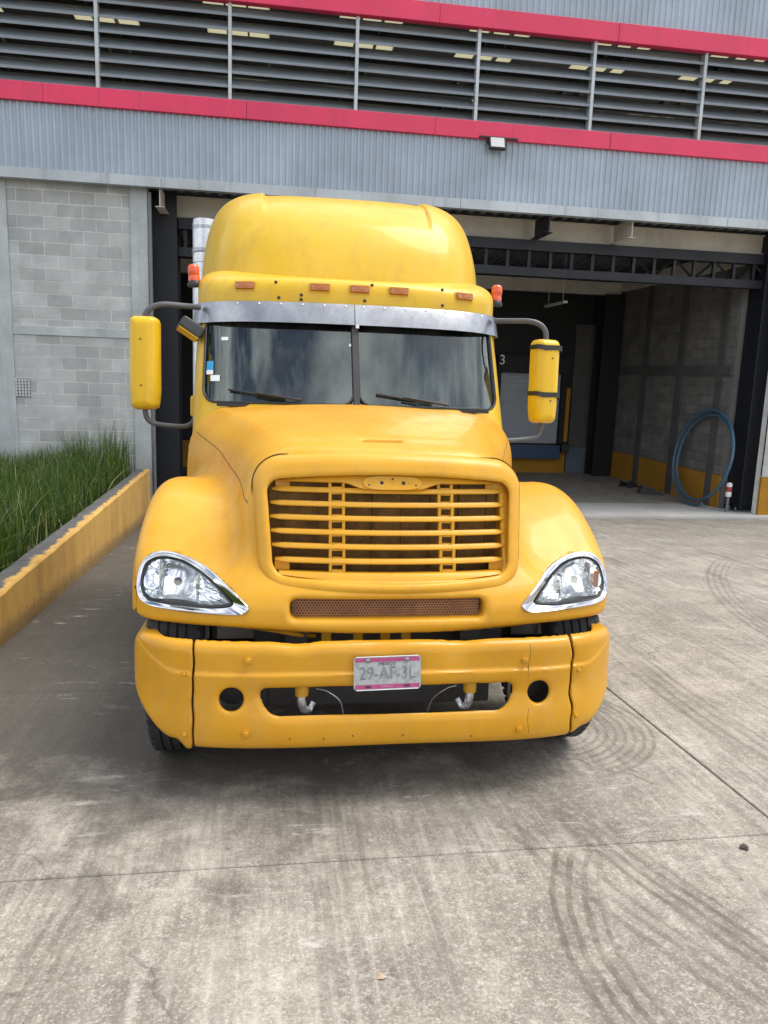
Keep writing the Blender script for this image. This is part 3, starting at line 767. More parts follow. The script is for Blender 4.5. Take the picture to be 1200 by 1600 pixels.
# truss
t = empty('roof_truss', (4, 14.2, 3.62)); tag(t, 'dark navy lattice truss spanning the bay opening', 'truss')
MB().box(-5.51, 5.418, -.09, .09, 0, .15).build('bottom_chord', 'navy', t); MB().box(-5.51, 5.418, -.09, .09, .45, .635).build('top_chord', 'navy', t)
k = 0; x = -5.4
while x < 5.3:
    MB().box(x-.03, x+.03, -.03, .03, .151, .449).build('upright', 'navy', t)
    a, b = ((x+.04, .16), (x+.37, .44)) if k % 2 else ((x+.04, .44), (x+.37, .16))
    MB().tube([(a[0], 0, a[1]), (b[0], 0, b[1])], .026, 4).build('diagonal', 'navy', t); x += .41; k += 1
# floodlight under the red strip
t = empty('floodlight', (3.75, FY-.02, 5.40), (0, 0, 0)); tag(t, 'square floodlight with black frame below the red strip', 'floodlight')
b = MB(); b.box(-.14, .14, -.20, -.13, .02, .24, .012); hb = b.build('housing', 'black', t); hb.rotation_euler = (R(-22), 0, 0)
b = MB(); b.box(-.115, .115, -.2045, -.1995, .042, .218); gb = b.build('glass', 'lampwhite', t); gb.rotation_euler = (R(-22), 0, 0)
MB().tube([(-.155, -.11, .16), (-.155, -.03, .22), (.155, -.03, .22), (.155, -.11, .16)], .012, 6).build('bracket', 'black', t)
MB().box(-.30, .36, -.11, -.0215, .262, .285).build('cable_tray', 'black', t)
# tube lamp hanging in the bay
t = empty('tube_lamp', (6.45, 17.2, 3.42)); tag(t, 'white tube lamp hanging from cables inside the bay', 'lamp')
MB().box(-.05, .05, -.62, .62, 0, .05, .01).build('body', 'lampwhite', t)
for y in (-.45, .45): MB().tube([(0, y, .05), (0, y, 1.27)], .006, 5).build('cable', 'lampwhite', t)
# blue hose coil leaning by the side wall
def hose():
    t = empty('hose_coil', (8.92, 15.0, bz(15.0))); tag(t, 'big blue hose coil leaning against the bay side wall', 'hose')
    pts = []
    for k in range(170):
        u = k/169; a = -2.0+u*2*math.pi*2.2; r = 1.0 if a < 2.2 else 1.0-.10*min(1, (a-2.2)/2.0)
        r += .012*math.sin(2*a+1)
        pts.append((.10+.15*math.sin(a)+.07*u, r*math.cos(a)*1.06-.1, r*math.sin(a)))
    z0 = min(p[2] for p in pts); pts = [(p[0], p[1], p[2]-z0+.034) for p in pts]
    MB().tube(pts, .030, 8).build('hose', 'hose', t, smooth=True)
    e = pts[0]
    MB().lathe([(.05, .0), (.055, .01), (.055, .10)], 12, (.22, -1.02, .34)).build('coupling', 'white', t, smooth=True)
    MB().lathe([(.056, .0), (.056, .10)], 12, (.22, -1.02, .441)).build('coupling_band', 'redcap', t, smooth=True)
    MB().lathe([(.054, .0), (.054, .06), (.03, .08)], 12, (.22, -1.02, .542)).build('coupling', 'white', t, smooth=True)
    MB().tube([(.22, -1.02, 0.0), (.22, -1.02, .339)], .03, 8).build('standpipe', 'conduit', t)
    return t
hose()
# wheel chocks on the bay floor
for k, (x, y, a, lab) in enumerate(((8.85, 17.6, 25, 'ribbed dark wheel chock further from the hose'), (8.80, 16.5, -15, 'ribbed dark wheel chock nearest the hose'))):
    t = empty('wheel_chock', (x, y, bz(y)-.0), (R(-2.1), 0, R(a))); tag(t, lab, 'wheel chock', 'wheel chocks on the bay floor')
    for s_ in (-1, 1):
        mb = MB(); mb.prism([(-.30, 0), (.30, 0), (.22, .10), (-.18, .27)], lambda p, q: (p, s_*.13-.01, q), lambda p, q: (p, s_*.13+.01, q)); mb.build('side_plate', 'dark', t)
    for q in range(6):
        u = q/5; MB().box(-.20+.40*u, -.15+.40*u, -.119, .119, .235-.16*u, .262-.16*u).build('rung', 'timber', t)
# hall roof with skylights behind the louvres
hr = empty('hall_roof', (4, 20, 9.6)); tag(hr, 'dark hall roof with pale skylight strips seen through the louvres', 'roof')
x = -13
while x < 12:
    MB().box(x, x+1.55, -6.55, 14, .0, .05).build('roof_sheet', 'roofin', hr)
    for q in (1, 2): MB().box(x+1.55+q*.483-.018, x+1.55+q*.483+.018, -6.5, 14, -.12, .009).build('glazing_bar', 'roofin', hr)
    y = -6.5
    while y < 13.5:
        MB().box(x+1.552, x+2.999, y+.30, y+.95, .01, .02).build('skylight', 'skylight', hr); MB().box(x+1.552, x+2.999, y-.549, y+.299, .012, .03).build('roof_sheet', 'roofin', hr); y += 1.5
    x += 3.0
y = -6.5
while y < 13.5: MB().box(-13, 12, y-.06, y+.06, -.22, -.001).build('purlin', 'roofin', hr); y += 1.5
MB().box(-13, 12, 14, 14.2, -4.8, .3).build('end_wall', 'roofin', hr)
for x in (-13.2, 12.02): MB().box(x, x+.18, -6.5, 14.2, -4.8, .3).build('end_wall', 'roofin', hr)
# small litter on the yard
mb = MB(); mb.add([(-.04, -.01, 0.004), (0, -.025, .012), (.045, 0, .006), (.005, .02, .018), (-.01, .05, .01)], [(0, 1, 3), (1, 2, 3), (0, 3, 4), (3, 2, 4)])
o = mb.build('dry_leaf', 'leafdry'); o.location = (.37, 2.08, gz(2.08)); o.scale = (.42, .42, .5); tag(o, 'small pale crumpled leaf on the concrete in front', 'leaf')
bm = bmesh.new(); bmesh.ops.create_icosphere(bm, subdivisions=2, radius=.02)
for p in bm.verts: p.co *= random.uniform(.6, 1.25); p.co.z = max(p.co.z*.5, -.006)
me = bpy.data.meshes.new('dirt_clod'); bm.to_mesh(me); bm.free()
o = obj('dirt_clod', me, 'clod', loc=(1.98, 2.64, gz(2.64)+.006)); tag(o, 'dark dirt clod by the joint at the right edge', 'clod')

# ------------------------------------------------------------------ the truck
TX, TY, TYAW = .562, 3.2, .6
truck = empty('semi_truck', (TX, TY, gz(TY)), (-math.atan(SLOPE), 0, -R(TYAW)))
tag(truck, 'yellow conventional semi truck parked facing the camera before the loading bay', 'truck')

# --- shapes of the hood, fenders and chin (x across, y back, z up)
FEND = np.array([(-.2, .86), (.10, .905), (.22, .955), (.36, 1.035), (.50, 1.14), (.64, 1.245), (.78, 1.325), (.94, 1.372), (1.12, 1.385), (1.35, 1.36), (1.6, 1.28), (1.9, 1.1)])
def smooth_interp(x, tab):
    xx = np.linspace(tab[0, 0], tab[-1, 0], 200); P = np.array(spline([tuple(p) for p in tab], 20)); yy = np.interp(xx, P[:, 0], P[:, 1])
    return np.interp(x, xx, yy)
def nose_y(X): return .085+.27*(X/1.215)**3.4
def grille_y(X, z): return .085+.33*np.maximum(z-.93, 0)+.09*(X/.62)**2
HOODTOP = np.array([(.0, 1.50), (.25, 1.555), (.5, 1.625), (.8, 1.69), (1.2, 1.76), (1.6, 1.81), (1.95, 1.845)])
def hood_solid(x, y, z):
    X = np.abs(x)
    top = smooth_interp(y, HOODTOP)-.045*(X/.8)**2
    w = .655+.395*sstep(-.2, 1.9, y)*np.clip((y-.1)/1.55, 0, 1.1)+.03*np.clip(1.5-z, 0, .6)
    H = smax(z-top, X-w, .30)
    H = smax(H, (grille_y(X, z)+.045)-y, .05)
    # two long soft creases on the hood top
    H = H-.012*sstep(.10, .0, np.abs(X-(.30+.33*y)))*sstep(.5, 1.1, y)*sstep(-.2, -.02, z-top)
    return np.maximum(H, .80-z)
def fender_solid(x, y, z):
    X = np.abs(x)
    top = smooth_interp(y, FEND)+.05*sstep(1.0, .55, X)*sstep(.9, .3, y)
    V = smax(z-top, nose_y(X)+.10*np.clip(z-.88, 0, .5)-y, .12)
    V = smax(V, X-1.205+.10*np.clip(z-1.0, 0, .5)**1.3, .15)
    # shallow dish between the fender crown and the hood
    V = V+.030*np.exp(-((X-.80)/.14)**2)*sstep(.45, .9, y)
    V = smax(V, .780-z, .035)
    return V
def front_skin(x, y, z):
    return smin(hood_solid(x, y, z), fender_solid(x, y, z), .12)
def surf_y(fn, x, z, y0=-.15, y1=1.3, n=300):
    x = np.asarray(x, float); z = np.asarray(z, float); yy = np.linspace(y0, y1, n)
    Fv = fn(x[..., None], yy, z[..., None]); i = np.argmax(Fv < 0, -1); i = np.clip(i, 1, n-1)
    a = np.take_along_axis(Fv, (i-1)[..., None], -1)[..., 0]; b = np.take_along_axis(Fv, i[..., None], -1)[..., 0]
    return yy[i-1]+(yy[1]-yy[0])*a/(a-b)
# headlight outlines in front view (x, z), right-hand side
HL_OUT = resample(spline([(.638, .878), (.662, .849), (.74, .844), (.84, .844), (1.04, .853), (1.132, .871), (1.160, .920), (1.152, 1.008), (1.108, 1.068), (1.03, 1.080), (.92, 1.053), (.807, 1.006), (.707, .942), (.658, .902)], 8, True), 84)
HL_IN = resample(spline([(.716, .888), (.735, .880), (.80, .874), (.895, .874), (1.045, .881), (1.112, .893), (1.134, .940), (1.124, 1.012), (1.078, 1.046), (.99, 1.042), (.895, 1.010), (.805, .962), (.75, .921), (.726, .900)], 8, True), 84)
HL_IN = HL_IN+.22*(HL_OUT-HL_IN)*np.clip((HL_IN[:, :1]-.70)/.15, 0, 1)
def poly_sdf(px, pz, poly):
    d = np.full(px.shape, 1e9); s = np.ones(px.shape); n = len(poly); j = n-1
    for i in range(n):
        ex, ez = poly[j]-poly[i]; wx = px-poly[i, 0]; wz = pz-poly[i, 1]
        tt = np.clip((wx*ex+wz*ez)/(ex*ex+ez*ez), 0, 1); d = np.minimum(d, (wx-ex*tt)**2+(wz-ez*tt)**2)
        c1 = pz >= poly[i, 1]; c2 = pz < poly[j, 1]; c3 = ex*wz > ez*wx
        s = np.where((c1 & c2 & c3) | (~c1 & ~c2 & ~c3), -s, s); j = i
    return s*np.sqrt(d)
HL_CUT = HL_OUT[::3]; HL_CUT = HL_CUT.mean(0)+(HL_CUT-HL_CUT.mean(0))*.97
def hood_fn(x, y, z):
    X = np.abs(x); S = front_skin(x, y, z)
    # wheel wells and engine space
    S = smax(S, -np.maximum(np.maximum(np.hypot(y-.74, z-.5)-.55, .70-X), np.maximum(X-1.172, nose_y(X)+.05-y)), .02)
    S = smax(S, -(np.maximum(np.maximum(X-.66, .34-y), z-1.02)), .02)
    S = smax(S, -np.maximum(np.maximum(np.abs(X-.9)-.22, z-.86), np.maximum(nose_y(X)+.05-y, y-1.7)), .02)
    # grille opening
    S = smax(S, -np.maximum(rbox2(X, z-1.235, .575, .235, .06), y-.62), .012)
    # chin slot
    S = smax(S, -np.maximum(rbox2(X, z-.870, .452, .043, .03), y-.30), .035)
    # small badge recess on the hood
    S = smax(S, -smax(rbox2(X, y-.52, .105, .022, .02), (smooth_interp(y, HOODTOP)-.030)-z, .01), .012)
    m = (X > .6) & (z > .76) & (z < 1.12) & (y < .9)
    if m.any():
        pk = np.maximum(poly_sdf(X[m], z[m], HL_CUT), y[m]-(nose_y(X[m])+.30)); S[m] = smax(S[m], -pk, .006)
    return np.maximum(S, y-1.80)
hood = obj('hood', surface_nets(hood_fn, (-1.26, -.02, .74), (1.26, 1.82, 1.90), .0125, 'hood'), 'hood', truck)
tag(hood, 'amber yellow hood with rounded fenders')

# hood seams: thin dark joints lying on the skin
def seam(pts, r=.0028, n=40, fn=front_skin):
    P = np.array(spline(pts, n)); P, g = project_to(fn, P); P = P-g*.0007
    return MB().tube(P[::2], r, 6).build('panel_seam', 'seam', hood)
for s_ in (-1, 1):
    seam([(s_*.66, .36, 1.33), (s_*.78, .75, 1.44), (s_*.92, 1.25, 1.56), (s_*1.03, 1.72, 1.63)])
# --- grille surround
def surround_fn(x, y, z):
    X = np.abs(x)
    o = rbox2(X*(1+.07*np.clip((1.50-z)/.55, 0, 1)), z-1.255+.030*(X/.6)**2*sstep(1.25, 1.5, z), .664, .322, .14)
    i = rbox2(X*(1+.07*np.clip((1.46-z)/.45, 0, 1)), z-1.230+.030*(X/.55)**2*np.sign(z-1.230), .588, .238, .055)
    g = grille_y(X, z)
    f = smax(o, (g-.012)-y, .060)
    f = smax(f, -i+.030*np.clip((y-g)/.06, 0, 1), .035)
    return np.maximum(f, y-(g+.10))
sur = obj('grille_surround', surface_nets(surround_fn, (-.73, -.02, .89), (.73, .55, 1.62), .0092, 'grille_surround'), 'hood', truck, loc=(.026, 0, 0))
ol = rrect(.668, .326, .142, 10); op = []
for a_, b_ in ol:
    z_ = 1.255+b_; z_ -= .030*(a_/.6)**2*float(sstep(1.25, 1.5, z_)); x_ = a_/(1+.07*min(max((1.50-z_)/.55, 0), 1))
    op.append((x_, float(grille_y(abs(x_), z_))+.046, z_))
MB().tube(resample(np.array(op), 160), .0035, 5, closed=True).build('panel_seam', 'seam', sur)
# --- grille insert
grille = empty('grille', (.026, 0, 0)); grille.parent = truck
def gy(x, z): return float(grille_y(abs(x), z))+.035
def slat(z, hx, depth=.050, th=.022, name='grille_slat'):
    xs_ = np.linspace(-hx, hx, 25); v = []; f = []
    for x in xs_:
        y = gy(x, z); sec = [(0, -.005), (.003, -th*.45), (depth, -th*.1), (depth, th*.55), (.014, th*.62), (.002, .001)]
        if abs(abs(x)-hx) < 1e-6: sec = [(a+.012, b*.5) for a, b in sec]
        v += [(x, y+a, z+b) for a, b in sec]
    for i in range(24):
        for q in range(6): f.append((i*6+q, i*6+(q+1) % 6, (i+1)*6+(q+1) % 6, (i+1)*6+q))
    f += [tuple(range(6))[::-1], tuple(24*6+q for q in range(6))]
    return MB().add(v, f).build(name, 'hood', grille, smooth=True, sharp=40)
SL = [1.395, 1.331, 1.267, 1.203, 1.139, 1.075]
for k, z in enumerate(SL): slat(z, [.566, .572, .572, .568, .562, .548][k])
for sx in (-1, 1):
    xc = sx*.262
    mb = MB(); zz = [1.455]+SL+[1.020]
    for k in range(7):
        zt, zb = zz[k]-.006, zz[k+1]+.006
        for (a, b, c, d) in ((xc-.038, xc-.025, zb, zt), (xc+.025, xc+.038, zb, zt), (xc-.0249, xc+.0249, zt-.010, zt), (xc-.0249, xc+.0249, zb, zb+.012)):
            y = gy(xc, (c+d)/2)+.010; mb.box(a, b, y, y+.03, c, d)
    mb.build('grille_bar', 'hood', grille)
# curved top rail with badge seat, and bottom rail
def rail(zc, pts, name):
    v = []; f = []; n = len(pts)
    for x, z0, z1 in pts:
        y0 = gy(x, z0)-.004; y1 = gy(x, z1)-.004; v += [(x, y0+.003, z0), (x, y0-.006, z0+.006), (x, y1-.004, z1-.006), (x, y1+.004, z1), (x, y1+.05, z1), (x, y0+.05, z0)]
    for i in range(n-1):
        for q in range(6): f.append((i*6+q, i*6+(q+1) % 6, (i+1)*6+(q+1) % 6, (i+1)*6+q))
    f += [tuple(range(6))[::-1], tuple((n-1)*6+q for q in range(6))]
    return MB().add(v, f).build(name, 'hood', grille, smooth=True, sharp=40)
xs_ = np.linspace(-.53, .53, 41)
rail(0, [(x, 1.432-.030*float(sstep(.24, .12, abs(x))), 1.478-.030*(x/.5)**2) for x in xs_], 'top_rail')
rail(0, [(x, .984+.022*(x/.5)**2, 1.026) for x in xs_], 'bottom_rail')
mb = MB(); bp = [(.14*math.copysign(abs(math.cos(a))**.55, math.cos(a)), .031*math.copysign(abs(math.sin(a))**.8, math.sin(a))) for a in np.linspace(0, 2*math.pi, 40, endpoint=False)]
BZ = 1.438
mb.prism(bp, lambda a, b: (a, gy(a, BZ+b)-.019, BZ+b), lambda a, b: (a, gy(a, BZ+b)+.01, BZ+b))
badge = mb.build('badge_seat', 'hood', grille)
for a, b, r in ((-.052, 0, .0085), (.052, 0, .0085), (-.112, -.010, .004), (.112, -.010, .004), (0, .018, .0045)):
    MB().lathe([(r, -.0012), (r, .004)], 12, (a, gy(a, BZ+b)-.0196, BZ+b), 'y').build('screw_hole', 'black', badge)
for a in (-.085, .085, 0): MB().lathe([(.009, -.0008), (.010, .002)], 14, (a, gy(a, BZ)-.0192, BZ-.004), 'y').build('stud', 'hood', badge)
for sx in (-1, 1):                                 # corner ears with screws
    for z in (1.425, 1.048):
        x = sx*.515; y = gy(x, z)+.03; MB().box(x-.035, x+.035, y, y+.01, z-.022, z+.022, .003).build('corner_ear', 'hood', grille)
        MB().lathe([(.006, -.004), (.006, .002)], 8, (x, y, z), 'y').build('screw', 'hood', grille)
# charge-air screen behind the grille
v = []; f = []
mb = MB(); mb.box(-.58, .58, .40, .41, .98, 1.50); mb.build('cooler_screen', 'brownmesh', grille)
for k in range(8):
    x = -.5+k/7*1.0; MB().box(x-.004, x+.004, .385, .3995, .98, 1.50).build('cooler_rib', 'brownmesh', grille)
# --- punched screen in the chin slot
def punched():
    mb = MB(); p = .0135; rows = 7; z0 = .828; r = p*.36
    nx_ = int(.88/p)
    for j in range(rows):
        for i in range(nx_):
            x = -.44+p*(i+.5*(j % 2)); z = z0+j*p*.87+.005; c = []
            hx = [(x+p*.5*1.15*math.cos(R(30+60*k)), z+p*.5*1.15*math.sin(R(30+60*k))) for k in range(6)]; ho = [(x+r*math.cos(R(30+60*k)), z+r*math.sin(R(30+60*k))) for k in range(6)]
            y = lambda a: float(nose_y(abs(a)))+.055
            vv = [(a, y(a), b) for a, b in hx]+[(a, y(a), b) for a, b in ho]
            mb.add(vv, [(k, (k+1) % 6, 6+(k+1) % 6, 6+k) for k in range(6)])
    me = make_mesh('chin_screen', mb.v, mb.f); return me
cs = obj('chin_screen', punched(), 'screen', truck); tag(cs, kind='stuff')
MB().box(-.47, .47, .19, .195, .81, .93).build('slot_backing', 'dark', truck)

# --- headlights
for sx, side in ((1, 'right'), (-1, 'left')):
    hl = empty('headlight'); hl.parent = truck
    yo = surf_y(fender_solid, HL_OUT[:, 0], HL_OUT[:, 1]); yi = surf_y(fender_solid, HL_IN[:, 0], HL_IN[:, 1])
    cen = HL_OUT.mean(0)
    def loop(P, yy, inset, dy):
        c = P.mean(0); d = P-c; q = c+d*(1-inset/np.linalg.norm(d, axis=1, keepdims=True)); return [(sx*a, b+dy, c_) for (a, c_), b in zip(q, yy)]
    def mixloop(t_, dy):
        return [(sx*(a[0]*(1-t_)+b[0]*t_), (p*(1-t_)+q*t_)+dy, a[1]*(1-t_)+b[1]*t_) for a, b, p, q in zip(HL_OUT, HL_IN, yo, yi)]
    loops = [loop(HL_OUT, yo, -.005, .03), loop(HL_OUT, yo, -.005, -.003), loop(HL_OUT, yo, -.002, -.010), loop(HL_OUT, yo, .005, -.013), loop(HL_OUT, yo, .010, -.010), mixloop(.45, .000), mixloop(.8, .010), mixloop(1.0, .020)]
    n = len(HL_OUT); v = sum(loops, []); f = []
    for L_ in range(len(loops)-1):
        for k in range(n): k2 = (k+1) % n; f.append((L_*n+k, L_*n+k2, (L_+1)*n+k2, (L_+1)*n+k))
    MB().add(v, f).build('bezel', 'chrome', hl, smooth=True, sharp=60)
    gl = [loop(HL_IN, yi, -.003, .010), loop(HL_IN, yi, .010, .016), loop(HL_IN, yi, .014, .060)]
    v = sum(gl, []); f = [(L_*n+k, L_*n+(k+1) % n, (L_+1)*n+(k+1) % n, (L_+1)*n+k) for L_ in range(2) for k in range(n)]
    MB().add(v, f).build('gasket', 'black', hl, smooth=True)
    # lens: rings towards the middle, following the fender skin
    c = HL_IN.mean(0); v = []; f = []; rings = 8
    for q in range(rings):
        P = c+(HL_IN-c)*(.965*(1-q/rings)); yy = surf_y(fender_solid, P[:, 0], P[:, 1])+.014-.010*(1-(1-q/rings)**2)
        v += [(sx*a, b, c_) for (a, c_), b in zip(P, yy)]
    for q in range(rings-1):
        for k in range(n): k2 = (k+1) % n; f.append((q*n+k, q*n+k2, (q+1)*n+k2, (q+1)*n+k))
    f.append(tuple((rings-1)*n+k for k in range(n)))
    MB().add(v, f).build('lens', 'lens', hl, smooth=True, sharp=80)
    # reflector tray with a round bowl and fluted end
    v = []; f = []; rings = 14
    for q in range(rings+1):
        P = c+(HL_IN-c)*(.96*(1-q/(rings+.6))); ys_ = surf_y(fender_solid, P[:, 0], P[:, 1])
        for (a, b), y in zip(P, ys_):
            d = .030+.055*min(1, q/3)
            rb = math.hypot((a-.970), (b-.958)); d += .055*max(0, 1-(rb/.085)**2)
            if a > 1.062: d = .030+.028*min(1, q/3)+.006*math.sin(a*420)
            elif abs(a-1.056) < .007: d = .026
            if a < .875: d = .03+.030*min(1, q/3)+.003*math.sin(a*500)
            v.append((sx*a, y+d, b))
    for q in range(rings):
        for k in range(n): k2 = (k+1) % n; f.append((q*n+k, q*n+k2, (q+1)*n+k2, (q+1)*n+k))
    f.append(tuple(rings*n+k for k in range(n)))
    MB().add(v, f).build('reflector', 'refl', hl, smooth=True, sharp=40)
    for a in (1.054, .878):
        k0 = min((abs(p[0]-a), i) for i, p in enumerate(HL_IN) if p[1] > .95 or a < .9 and p[1] > .9)[1]
        zt = HL_IN[k0][1]-.014; zb = .897 if a > 1 else .888
        y0 = float(surf_y(fender_solid, np.array([a]), np.array([(zt+zb)/2]))[0])
        MB().box(sx*a-.0035, sx*a+.0035, y0+.024, y0+.08, zb, zt).build('divider', 'refl', hl)
    MB().lathe([(.020, .0), (.017, .02), (.008, .026)], 14, (sx*.970, float(surf_y(fender_solid, np.array([.970]), np.array([.958]))[0])+.055, .958), 'y').build('bulb_cap', 'chrome', hl, smooth=True)
    if sx > 0:
        y0 = float(surf_y(fender_solid, np.array([1.115]), np.array([.93]))[0])
        MB().box(1.085, 1.110, y0+.028, y0+.045, .915, 1.0, .004).build('turn_bulb', 'amber', hl)

# --- bumper
def bump_y(X): return .0+.29*(X/1.2)**5.6
def bumper_base(x, y, z):
    X = np.abs(x)
    g = bump_y(X)
    zc = .600+.115*sstep(.95, 1.21, X)
    g = g+(.013-.007*sstep(.88, 1.0, X))*sstep(-.004, .007, z-zc)-.020*np.exp(-((z-.335)/.11)**2)+.010*np.exp(-((z-.50)/.06)**2)*sstep(.9, .6, X)
    # dents
    g = g+.010*np.exp(-((x-.30)/.10)**2-((z-.70)/.06)**2)+.008*np.exp(-((x+.05)/.09)**2-((z-.72)/.03)**2)+.012*np.exp(-((x-.9)/.05)**2-((z-.52)/.07)**2)+.004*np.sin(x*7+1)*np.sin(z*9)
    zt = .738-.010*np.exp(-((x-.33)/.10)**2)-.012*np.exp(-((x+.42)/.08)**2)-.055*sstep(.98, 1.2, X)*0
    zb = .256+.03*sstep(.88, .96, X)+.13*sstep(.97, 1.18, X)
    zb = np.where(x < 0, zb-.022*np.clip(1-np.abs(x+.905)/.045, 0, 1)*(x < -.87), zb)
    th = .050+.28*sstep(1.0, 1.16, X)
    f = smax(g-y, z-zt, .055); f = smax(f, zb-z, .045)
    f = smax(f, X-1.176, .10)
    inner = smax(g+.030-y, np.maximum(z-(zt-.025), zb-.2-z), .03)          # hollow behind
    inner = np.maximum(inner, X-1.138)
    f = np.maximum(f, -inner)
    f = np.maximum(f, y-(g+th))
    return f
def bumper_mid(x, y, z):
    X = np.abs(x); f = bumper_base(x, y, z)
    sl = rbox2(X-.45*(z-.473), z-.473, .565, .056, .045)
    f = smax(f, -sl, .040)
    f = smax(f, -(np.hypot(X-.708, z-.487)-.053), .018)
    wv = .005*np.sin(z*22)+.004*np.sin(z*51)
    return smax(f, X-(.872+np.where(x > 0, wv, -.3*wv)), .008)
def bumper_cap(x, y, z):
    f = bumper_base(x, y, z); X = np.abs(x); wv = .005*np.sin(z*22)+.004*np.sin(z*51)
    return smax(f, (.880+np.where(x > 0, wv+.004, -.3*wv))-X, .008)
bumper = obj('bumper', surface_nets(bumper_mid, (-.90, -.06, .20), (.90, .36, .78), .009, 'bumper'), 'bump', truck); tag(bumper, 'dented yellow bumper with a wide slot and round lamp holes')
for lo, hi in (((-1.24, -.05, .14), (-.86, .62, .78)), ((.86, -.05, .20), (1.24, .62, .78))):
    obj('bumper_end', surface_nets(bumper_cap, lo, hi, .009, 'bumper_end'), 'bump', bumper)
def bolt(x, z, r=.015, hexa=True):
    y = float(surf_y(bumper_base, np.array([x]), np.array([z]), -.1, .5)[0])
    mb = MB(); mb.lathe([(r*1.35, .002), (r*1.3, -.004)], 16, (x, y, z), 'y'); mb.lathe([(r, -.0041), (r*.95, -.013), (r*.6, -.015)], 6, (x, y, z), 'y'); mb.build('bolt', 'bump', bumper)
for x, z in ((-.635, .664), (-.643, .342), (.632, .645), (.607, .325)): bolt(x, z)
for x, z in ((-.915, .597), (-.912, .325), (.915, .575), (.905, .36)): bolt(x, z, .009)
for x, z in ((-.45, .315), (-.30, .31), (-.17, .32), (.06, .315), (.38, .30)):
    y = float(surf_y(bumper_base, np.array([x]), np.array([z]), -.1, .5)[0]); MB().lathe([(.0045, -.001), (.0045, .003)], 8, (x, y, z), 'y').build('screw_hole', 'seam', bumper)
# vertical hairline cracks of the paint on the right
P = [(.655+.006*math.sin(z*30), 0, z) for z in np.linspace(.30, .72, 30) if not .42 < z < .55]
for part in ([p for p in P if p[2] < .43], [p for p in P if p[2] > .54]):
    P2, g2 = project_to(bumper_base, np.array(part)); MB().tube(P2-g2*.0006, .0014, 5).build('crack', 'seam', bumper)
# --- licence plate
py = float(surf_y(bumper_base, np.array([0.]), np.array([.60]), -.1, .5)[0])
plate = empty('licence_plate', (-.018, py-.018, .608), (R(-3), R(-1.2), 0)); plate.parent = truck
MB().prism(rrect(.152, .076, .014), lambda a, b: (a, 0, b), lambda a, b: (a, .003, b)).build('plate_sheet', 'plate', plate)
for z0, z1 in ((.052, .070), (-.070, -.051)): MB().box(-.146, .146, -.0012, -.0002, z0, z1).build('pink_band', 'pink', plate)
TF = lambda x, z, y=-.0014: Matrix.Translation((x, y, z)) @ FACE_FRONT
text_mesh('plate_number', '29-AF-3L', .082, 'plateink', plate, TF(0, -.002), .0010, .83)
text_mesh('state_name', 'MEXICO', .018, 'plateblack', plate, TF(0, .0425), .0006, 1.15)
text_mesh('plate_type', 'CARGA', .014, 'pinktext', plate, TF(0, -.0605, -.0019), .0004, 1.2)
for x in (-.088, .088): MB().lathe([(.011, .0), (.011, -.006), (.006, -.009)], 10, (x, -.001, .060), 'y').build('plate_bolt', 'steel', plate)
for x in (-.088, .088): MB().box(x-.012, x+.012, -.0026, -.0013, -.064, -.057).build('bolt_slot', 'black', plate)
for z in (.0755, -.0755): MB().tube([(-.14, -.001, z), (.14, -.001, z)], .0018, 6).build('raised_edge', 'white', plate)

# --- things behind the bumper
mb = MB(); mb.box(-.55, .55, .30, .40, .34, .50, .01); mb.build('cross_member', 'dark', truck)
mb = MB(); mb.box(-.62, .62, .36, .44, .62, .76, .01); mb.build('radiator_support', 'dark', truck)
for x in (-.13, .0, .10, -.28): MB().box(x-.022, x+.022, .20, .21, .66, .80).build('bracket', 'bump', truck)
for sx in (-1, 1):
    th_ = empty('tow_hook', (sx*.395, .10, .50)); th_.parent = truck
    MB().lathe([(.030, -.03), (.032, .0), (.028, .035)], 14).build('eye', 'bump', th_, smooth=True)
    MB().tube(spline([(0, 0, -.02), (0, -.002, -.06), (-sx*.01, .0, -.095), (-sx*.035, .01, -.10), (-sx*.055, .02, -.07)], 6), [.020]*10+[.018]*10+[.014]*5, 8).build('hook', 'alu', th_, smooth=True)
    MB().box(sx*.42-.05, sx*.42+.05, .22, 6.9, .56, .80).build('frame_rail', 'dark', truck)
    MB().tube(spline([(sx*.33, .10, .50), (sx*.28, .09, .49), (sx*.22, .10, .44), (sx*.20, .12, .37)], 6), .0025, 5)  .build('wire', 'alu', truck, smooth=True)
    MB().box(sx*.595-.006, sx*.595+.006, .12, .13, .40, .54).build('lamp_rod', 'alu', truck)
    MB().lathe([(.075, .0), (.075, .06), (.03, .10)], 16, (sx*.708, .16, .487), 'y').build('lamp_can', 'black', truck)
MB().tube([(-1.0, .715, .5), (1.0, .715, .5)], .06, 10).build('front_axle', 'dark', truck)
MB().box(-.34, .34, .62, 1.6, .50, .99).build('engine_block', 'dark', truck)
MB().box(-.60, .60, .46, .52, .66, 1.02).build('radiator', 'dark', truck)
MB().tube(spline([(-.62, .24, .755), (-.50, .20, .745), (-.40, .22, .72), (-.33, .28, .70)], 6), .010, 6).build('pipe', 'bump', truck)

